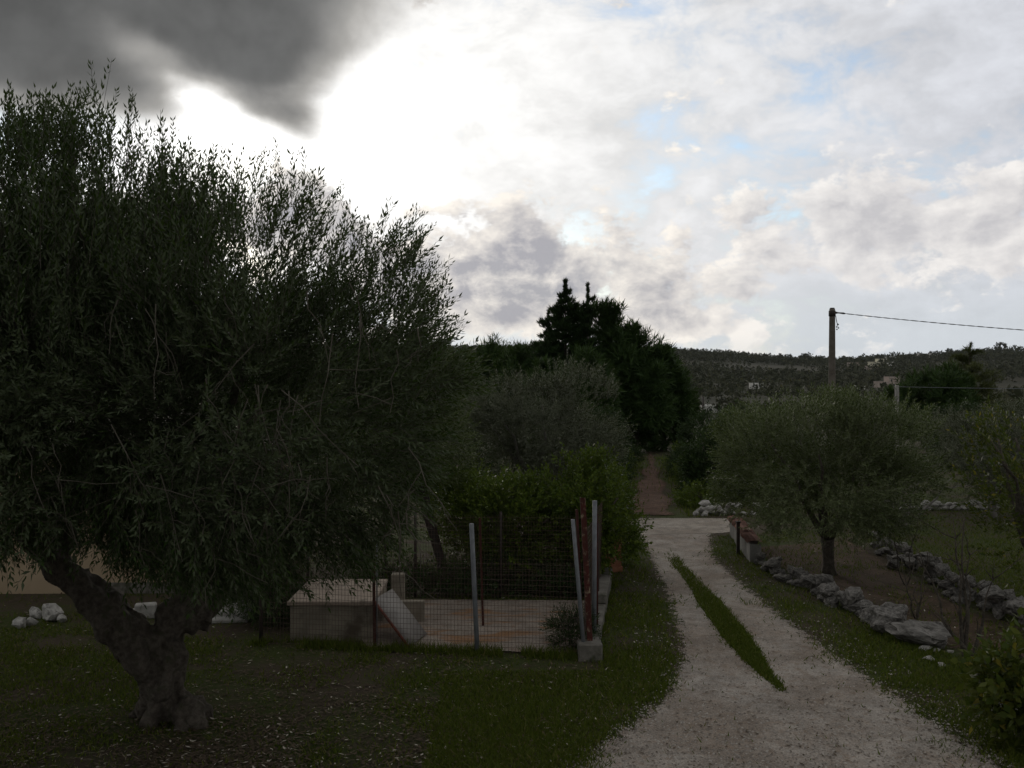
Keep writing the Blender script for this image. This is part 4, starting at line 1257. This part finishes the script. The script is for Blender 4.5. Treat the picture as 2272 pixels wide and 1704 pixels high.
# ------------------------------------------------------------------ far houses
HOUSES = []
def house(px, py, blocks, label, wall='white', rz=0.0, group=None):
    """blocks: (x0, x1, depth, height, [(wx, wz, ww, wh)...]) in metres"""
    x, y, z = hit(px, py)
    t = empty('farmhouse', (x, y, z), rz)
    HOUSES.append((x, y, blocks))
    for bx0, bx1, dep, hh, wins in blocks:
        wl = link('wall', box_mesh('wall', bx0, bx1, 0, dep, -1.5, hh, M[wall], 0), t)
        link('roof', box_mesh('roof', bx0 - 0.15, bx1 + 0.15, -0.15, dep + 0.15, hh + 0.01, hh + 0.35, M[wall], 0), t)
        for (wx, wz, ww, wh) in wins:
            link('window' if wz > 0.3 else 'door', box_mesh('window', bx0 + wx, bx0 + wx + ww, -0.06, -0.01, wz, wz + wh, M['glass'], 0), t)
    tag(t, label, 'house', group)
    return t
w2 = lambda n_, wd, z=1.2: [(wd * (i + 0.5) / n_ - 0.5, z, 1.0, 1.4) for i in range(n_)]
house(1972, 860, [(0, 7.5, 6, 6.6, w2(2, 7.5, 3.8) + [(3.0, 0, 1.2, 2.2)]), (-7.5, -0.05, 5, 3.6, w2(2, 7.5)), (7.55, 13, 5, 2.6, w2(1, 5.5))], 'faded pinkish stone farmhouse with lower wings in the valley', 'pinkish', 0.15)
house(1680, 864, [(-4, 3.5, 5, 3.4, w2(2, 7.5))], 'single low white house among trees at the foot of the hill', 'white', -0.1)
house(1578, 917, [(-1.7, 1.7, 4, 1.5, [(1.2, 0.5, .7, .6)])], 'small white hut in the valley beside the pines', 'white')
house(1908, 864, [(-2.5, 3, 4, 2.2, w2(1, 5.5))], 'small white shed left of the pinkish farmhouse', 'white')
house(1948, 812, [(0, 7, 7, 7.5, w2(3, 7, 4.6)), (-9, -0.1, 6, 4.2, w2(3, 9))], 'two-storey cream villa with wide wing on the hillside', 'cream', 0.1)
house(1972, 815, [(0, 6, 6, 5.5, w2(2, 6, 3.0))], 'white block house right of the cream villa', 'white', 0.4)
house(1930, 820, [(-6, 8, 6, 3.2, w2(4, 14))], 'long low pinkish house below the cream villa', 'pinkish', -0.1)
house(1778, 802, [(-6, 4, 7, 5.0, w2(3, 10, 2.4)), (4.1, 11, 6, 3.5, w2(2, 7))], 'white house with lower wing just under the ridge', 'white', 0.1)
house(1893, 812, [(-7, 7, 7, 3.4, w2(4, 14))], 'low reddish house on the slope left of the villa', 'pinkish')
for px, py in ((1890, 800), (2005, 793), (2022, 790), (2042, 793), (2055, 791), (2070, 793), (1975, 799)):
    house(px, py, [(-5, 5, 6, random.uniform(4, 5.5), w2(3, 10, 1.6))], 'small pale house of the scatter along the ridge', 'white', random.uniform(-.4, .4), 'houses along the ridge')

# ------------------------------------------------------------------ trees of the valley and the wooded hill
far_me = []
for k in range(5):
    P, O, U = crown_points((0, 0, 0.5), (0.5, 0.5, 0.48), 110, 16, 0.3, 0.4)
    D = O + np.array([0, 0, 0.5]) + rng.normal(size=P.shape) * 0.4
    far_me.append(scatter(P, D, np.full(len(P), 0.20), T_FAR, [M['far'], M['twig']], 'far_crown'))
trk_bm = bmesh.new()
tube(trk_bm, [(0, 0, -0.1, .04), (0, 0, 0.5, .03)], 6)
trk_me = bm_mesh('trunk', trk_bm, M['bark'])
cntv = 0
tries = 0
while cntv < 70 and tries < 3000:
    tries += 1
    y_ = random.uniform(70, 230)
    x_ = y_ * random.uniform(0.10, 0.55)
    if abs(x_ / y_ - 0.395) < 0.04 or abs(x_ / y_ - 0.254) < 0.014 or (abs(x_ / y_ - 0.207) < 0.014 and y_ > 90):
        continue
    if vn2(x_, y_, 0.03, 3.0) < 0.36 or (abs(x_ / y_ - 0.4) < 0.15 and y_ < 75):
        continue
    s_ = random.uniform(2.2, 4.2)
    t = empty('field_tree', (x_, y_, gz1(x_, y_)))
    link('trunk', trk_me, t, None, None, (s_, s_, s_))
    link('crown', random.choice(far_me), t, None, (0, 0, random.random() * 6), (s_ * 1.25, s_ * 1.25, s_ * random.uniform(0.8, 1.05)))['kind'] = 'stuff'
    tag(t, 'small rounded tree scattered over the valley fields', 'tree', 'trees of the valley fields')
    cntv += 1
# the wooded slope, one mass
N_ = 19000
yy_ = np.sqrt(rng.random(N_ * 2) * (1560 ** 2 - 150 ** 2) + 150 ** 2)
yy_ = 150 + (yy_ - 150) ** 1.0
tt_ = rng.uniform(-0.62, 0.66, N_ * 2)
xx_ = tt_ * yy_
clear = vn2(xx_, yy_, 0.011, 7.0)
clear2 = vn2(xx_, yy_, 0.004, 2.0)
ok = (clear + 0.5 * clear2) > np.where(yy_ < 480, 0.80, 0.56)
for hx_, hy_, bl_ in HOUSES:
    x0_, x1_ = min(b[0] for b in bl_), max(b[1] for b in bl_)
    ok &= ~((xx_ > (hx_ + x0_ - 3) * yy_ / hy_) & (xx_ < (hx_ + x1_ + 3) * yy_ / hy_) & (yy_ > hy_ - 0.07 * hy_) & (yy_ < hy_ + 12))
xx_, yy_ = xx_[ok][:N_], yy_[ok][:N_]
zz_ = gz(xx_, yy_)
V0, F0, m0 = [], [], []
small = []
for k in range(4):
    P, O, U = crown_points((0, 0, 0.5), (0.5, 0.5, 0.5), 7, 5, 0.3, 0.3)
    D = O + np.array([0, 0, 0.4]) + rng.normal(size=P.shape) * 0.4
    me_ = [tuft(300 + k * 20 + i, 3, 0.8, 0.5, 100) for i in range(7)]
    Rm = orient(D, rng.random(7) * 6.28)
    vv, ff, o_f = [], [], 0
    for i in range(7):
        vv.append(me_[i][0] @ Rm[i].T * 0.42 + P[i])
        ff.append(me_[i][1] + o_f)
        o_f += len(me_[i][0])
    small.append((np.concatenate(vv), np.concatenate(ff), np.zeros(sum(map(len, ff)), int)))
Pw = np.stack([xx_, yy_, zz_ - 0.5], -1)
Sw = (3.2 + 4.0 * rng.random(len(xx_)) ** 1.6) * (0.8 + 0.5 * vn2(xx_, yy_, 0.02, 4.0))
Sw *= np.where(yy_ < 500, 0.8, 1.0)
wd = link('wooded_hillside', scatter(Pw, np.tile([[0.0, 0.0, 1.0]], (len(Pw), 1)) + rng.normal(size=Pw.shape) * 0.05, Sw, small, [M['far'], M['twig']], 'wooded_hillside'))
wd['kind'] = 'stuff'
tag(wd, 'dull brown-green scrub woodland covering the far hillside', 'woodland')
for px, py, s_, lb in ((1480, 779, 13, 'rounded tree breaking the ridge line right of the pines'), (1735, 800, 13, 'dark tree on the ridge left of the white ridge house'), (1750, 800, 11, 'dark tree just left of the white ridge house'), (1781, 799, 12, 'thin dark tree above the white ridge house'), (1793, 800, 13, 'dark tree right of the white ridge house'), (2107, 786, 12, 'pale tree on the ridge left of the cedar'), (2220, 784, 17, 'lone broad tree on the bare ridge right of the cedar')):
    d_ = 1490.0
    x_ = (px - 1136) / FPX * d_
    t = empty('ridge_tree', (x_, d_, gz1(x_, d_)))
    link('trunk', trk_me, t, None, None, (s_, s_, s_))
    link('crown', random.choice(far_me), t, (0, 0, s_ * .12), (0, 0, random.random() * 6), (s_, s_, s_ * .85))['kind'] = 'stuff'
    tag(t, lb, 'tree')

# ------------------------------------------------------------------ thin air haze
hb = bmesh.new()
add_box(hb, -4800, 4800, -60, 3400, -14, 75)
hz = link('haze', bm_mesh('haze', hb, []))
hz['kind'] = 'stuff'
tag(hz, 'thin pale haze over the far valley and hill', 'haze')
hm = bpy.data.materials.new('haze')
hm.use_nodes = True
q = NT(hm.node_tree)
pv = q.n('ShaderNodeVolumePrincipled')
pv.inputs['Color'].default_value = (0.86, 0.92, 1.0, 1)
pv.inputs['Density'].default_value = 0.00003
pv.inputs['Anisotropy'].default_value = 0.2
q.l(pv.outputs[0], q.n('ShaderNodeOutputMaterial').inputs['Volume'])
hz.data.materials.append(hm)

# ------------------------------------------------------------------ grass, litter and pebbles
def inside(pl, X, Y):
    pl = np.array(pl)
    res = np.zeros(len(X), bool)
    j = len(pl) - 1
    for i in range(len(pl)):
        c_ = ((pl[i, 1] > Y) != (pl[j, 1] > Y)) & (X < (pl[j, 0] - pl[i, 0]) * (Y - pl[i, 1]) / (pl[j, 1] - pl[i, 1] + 1e-12) + pl[i, 0])
        res ^= c_
        j = i
    return res
drive_poly = DL + DR[::-1]
pad_poly = [(-3.4, 17.15), (-3.4, 14.5), (-2.15, 14.05), (0.98, 13.75), (1.55, 17.05)]
bed_poly = [(5.35, 22.6), (5.35, 20), (5.7, 17), (6.1, 14.6), (6.4, 13.2), (8.2, 13.2), (8.05, 15.5), (8.3, 21), (8.6, 24)]
strip_poly = SL_ + SR_[::-1]
road_poly = [(-1.5, 23.7), (2, 24.0), (5.2, 24.2), (9, 25.3), (9, 28.1), (5.5, 27.2), (2, 27.1), (-1.5, 26.9)]
track_poly = [(3.0, 27), (4.3, 34.9), (6.5, 48), (7.4, 48), (5.95, 34.9), (4.9, 27)]
def screen_pts(n, y0=1090, y1=1760, x0=-80, x1=2350):
    px = rng.uniform(x0, x1, n)
    py = y0 + (y1 - y0) * np.sqrt(rng.random(n))
    dd_ = CAM_H * FPX / (py - HOR)
    return (px - 1136) * dd_ / FPX, dd_
X, Y = screen_pts(440000, 1000)
X2, Y2 = screen_pts(260000, 1210, 1570, 1450, 1780)
k2 = inside(strip_poly, X2, Y2) & (rng.random(len(X2)) < np.clip(0.25 + 1.1 * vn2(X2, Y2, 5.0, 1), 0, 1))
X3, Y3 = rng.uniform(-9, 9, 60000), rng.uniform(3.0, 9.3, 60000)
X, Y = np.concatenate([X, X2[k2], X3]), np.concatenate([Y, Y2[k2], Y3])
m_drive = inside(drive_poly, X, Y)
m_pad = inside(pad_poly, X, Y) | inside(road_poly, X, Y) | inside(track_poly, X, Y)
m_bed = inside(bed_poly, X, Y)
wq = 0.16 * (vn2(X, Y, 4.0, 2.0) - 0.5) + 0.05 * rng.normal(size=len(X))
m_strip = inside(strip_poly, X + wq, Y) 
wob = 0.42 * (vn2(X, Y, 2.2, 5.0) - 0.5) + 0.10 * rng.normal(size=len(X))
m_in = inside(drive_poly, X + wob * 2.4, Y) & inside(drive_poly, X - wob, Y)
patch = vn2(X, Y, 0.55) * 0.6 + vn2(X, Y, 2.0, 3) * 0.4
dens_ = np.where(X < 1.2, np.clip((patch - 0.46) * 3.0, 0.05, 0.8), np.clip((patch - 0.15) * 3.0, 0.25, 1))
dens_ = np.where((X < 1.2) & (X > -0.9) & (Y < 13), np.maximum(dens_, 0.55 + patch * 0.4), dens_)
dens_ = np.where(np.hypot(X - BX, Y - BY) < 2.6, dens_ * 0.45, dens_)
dens_ = np.where(m_bed, np.clip((patch - 0.5) * 1.6, 0.02, 0.5), dens_)
dens_ = np.where(m_pad, 0.0, dens_)
dens_ = np.where(m_in, np.where(rng.random(len(X)) < 0.0012, 1.0, 0.0), dens_)
dens_ = np.where(m_strip, np.clip(0.35 + patch * 1.2, 0, 1) * np.clip((Y - 12.05) / 1.5, 0.25, 1), dens_)
keep = rng.random(len(X)) < dens_
X, Y, m_s = X[keep], Y[keep], m_strip[keep]
n = len(X)
h = (0.03 + 0.04 * rng.random(n) ** 2) * np.where(m_s, 0.85, 1.0) * (1 + 0.02 * Y)
wdt = 0.0045 + 0.0035 * rng.random(n) + 0.00022 * Y
a = rng.random(n) * 6.283
lx, ly = rng.normal(size=n) * h * 0.55, rng.normal(size=n) * h * 0.55
Z0 = gz(X, Y)
B0 = np.stack([X - np.cos(a) * wdt, Y - np.sin(a) * wdt, Z0 + 0.004], -1)
B1 = np.stack([X + np.cos(a) * wdt, Y + np.sin(a) * wdt, Z0 + 0.004], -1)
Tp = np.stack([X + lx, Y + ly, Z0 + h], -1)
V = np.stack([B0, B1, Tp], 1).reshape(-1, 3)
gr = link('grass', qmesh('grass', V, np.arange(3 * n).reshape(-1, 3), M['grass']))
gr['kind'] = 'stuff'
tag(gr, 'short patchy green grass of the lawn and verges', 'grass')

def flakes(name, n, mat, size, pred, label, cat, tilt=0.5, asp=0.4, y0=1180, dens=None):
    X, Y = screen_pts(n, y0)
    k = pred(X, Y)
    X, Y = X[k], Y[k]
    n = len(X)
    s = size * (0.5 + rng.random(n)) * (1 + 0.015 * Y)
    a = rng.random(n) * 6.283
    tz = rng.normal(size=n) * tilt
    ux_, uy_ = np.cos(a) * s, np.sin(a) * s
    vx_, vy_ = -np.sin(a) * s * asp, np.cos(a) * s * asp
    z = gz(X, Y) + 0.012 + 0.012 * rng.random(n)
    zt = np.abs(tz) * s * 0.6
    Q = np.stack([np.stack([X - ux_, Y - uy_, z], -1), np.stack([X + vx_, Y + vy_, z + zt * .5], -1), np.stack([X + ux_, Y + uy_, z + zt], -1), np.stack([X - vx_, Y - vy_, z + zt * .5], -1)], 1)
    o = link(name, qmesh(name, Q.reshape(-1, 3), np.arange(4 * n).reshape(-1, 4), mat))
    o['kind'] = 'stuff'
    tag(o, label, cat)
lawn = lambda X, Y: ~(inside(drive_poly, X, Y) | inside(pad_poly, X, Y) | inside(road_poly, X, Y) | inside(track_poly, X, Y))
flakes('fallen_leaves', 60000, M['litter'], 0.022, lambda X, Y: lawn(X, Y) & (X < 2.4) & (rng.random(len(X)) < np.clip(0.25 + 1.5 * (vn2(X, Y, 1.1, 8) - 0.35), 0.05, 1)), 'brown fallen leaves strewn over the lawn under the large olive', 'leaf litter')
flakes('straw_scraps', 16000, M['drygrass'], 0.03, lambda X, Y: lawn(X, Y) & (rng.random(len(X)) < np.clip(0.08 + 1.5 * (vn2(X, Y, 0.9, 4) - 0.5), 0.03, 0.6)), 'pale scraps of straw and clippings scattered in the grass', 'straw', 0.6, 0.10)
flakes('verge_litter', 14000, M['litter'], 0.02, lambda X, Y: lawn(X, Y) & (X > 2.4) & (rng.random(len(X)) < np.clip(1.8 * (vn2(X, Y, 1.3, 6) - 0.42), 0.05, 1)), 'brown leaf litter scattered along the right verge', 'leaf litter')
flakes('bed_leaves', 26000, M['litter'], 0.026, lambda X, Y: inside(bed_poly, X, Y), 'brown leaves scattered over the tilled bed', 'leaf litter')
wx_ = np.concatenate([rng.uniform(-3.9, 1.0, 5200), rng.uniform(1.05, 1.75, 2600), rng.uniform(2.6, 8.0, 9000)])
wy_ = np.concatenate([14.33 - (wx_[:5200] + 3.75) * 0.146 + rng.normal(size=5200) * 0.09, 13.7 + (wx_[5200:7800] - 1.05) * 6.6 + 0.1, rng.uniform(27.2, 50, 9000)])
wx_[5200:7800] += 0.14 + np.abs(rng.normal(size=2600)) * 0.06
tl_ = np.interp(wy_, [27, 34.9, 42, 48], [2.6, 3.95, 5.2, 6.2]); tr_ = np.interp(wy_, [27, 34.9, 42, 48], [5.2, 6.2, 7.0, 7.7])
isT = np.arange(len(wx_)) >= 7800
edge_ = np.minimum(np.abs(wx_ - tl_), np.abs(wx_ - tr_))
kk = np.where(isT, rng.random(len(wx_)) < np.exp(-(edge_ / 0.35) ** 2) + 0.06, vn2(wx_, wy_, 2.6, 9.0) > 0.42)
wx_, wy_ = wx_[kk], wy_[kk]
n = len(wx_)
h = (0.05 + 0.13 * rng.random(n) ** 2) * np.where(wy_ > 25, 1.7, 1.0)
a = rng.random(n) * 6.283
wd_ = (0.006 + 0.004 * rng.random(n)) * np.where(wy_ > 25, 2.2, 1.0)
z_ = gz(wx_, wy_) + 0.004
V = np.stack([np.stack([wx_ - np.cos(a) * wd_, wy_ - np.sin(a) * wd_, z_], -1), np.stack([wx_ + np.cos(a) * wd_, wy_ + np.sin(a) * wd_, z_], -1), np.stack([wx_ + rng.normal(size=n) * h * .4, wy_ + rng.normal(size=n) * h * .4, z_ + h], -1)], 1)
wo_ = link('weeds', qmesh('weeds', V.reshape(-1, 3), np.arange(3 * n).reshape(-1, 3), M['grass']))
wo_['kind'] = 'stuff'
tag(wo_, 'taller weeds along the foot of the fence and the red track', 'weeds')
flakes('drive_scraps', 2600, M['litter'], 0.02, lambda X, Y: inside(drive_poly, X, Y), 'dark leaf scraps lying on the gravel drive', 'leaf litter', 0.3)
# pebbles
X, Y = screen_pts(60000, 1170)
e_in = inside(drive_poly, X, Y)
near_edge = (inside(drive_poly, X + 0.45, Y) != inside(drive_poly, X - 0.45, Y))
pk = (e_in & (rng.random(len(X)) < 0.24 + 0.14 * (Y < 11.5))) | (near_edge & (rng.random(len(X)) < 0.35))
X, Y = X[pk], Y[pk]
n = len(X)
s = 0.006 + 0.011 * rng.random(n) ** 2.5 + 0.0004 * Y
oc = np.array([[1, 0, 0], [0, 1, 0], [-1, 0, 0], [0, -1, 0], [0, 0, 0.8]], float)
of = np.array([[0, 1, 4], [1, 2, 4], [2, 3, 4], [3, 0, 4]])
a = rng.random(n) * 6.283
ca, sa = np.cos(a), np.sin(a)
st_x = 0.6 + 0.8 * rng.random(n)
V = np.empty((n, 5, 3))
for i in range(5):
    lx_, ly_ = oc[i, 0] * st_x, oc[i, 1]
    V[:, i, 0] = X + s * (lx_ * ca - ly_ * sa)
    V[:, i, 1] = Y + s * (lx_ * sa + ly_ * ca)
    V[:, i, 2] = 0.007 + s * oc[i, 2]
Fp = (of[None] + (np.arange(n) * 5)[:, None, None]).reshape(-1, 3)
M['pebble'] = leafmat('pebble', (0.16, 0.135, 0.115), (0.45, 0.41, 0.37), None, 0.0, 0.95)
pe = link('pebbles', qmesh('pebbles', V.reshape(-1, 3), Fp, M['pebble']))
pe['kind'] = 'stuff'
tag(pe, 'loose pale pebbles strewn over the gravel drive and its edges', 'pebbles')
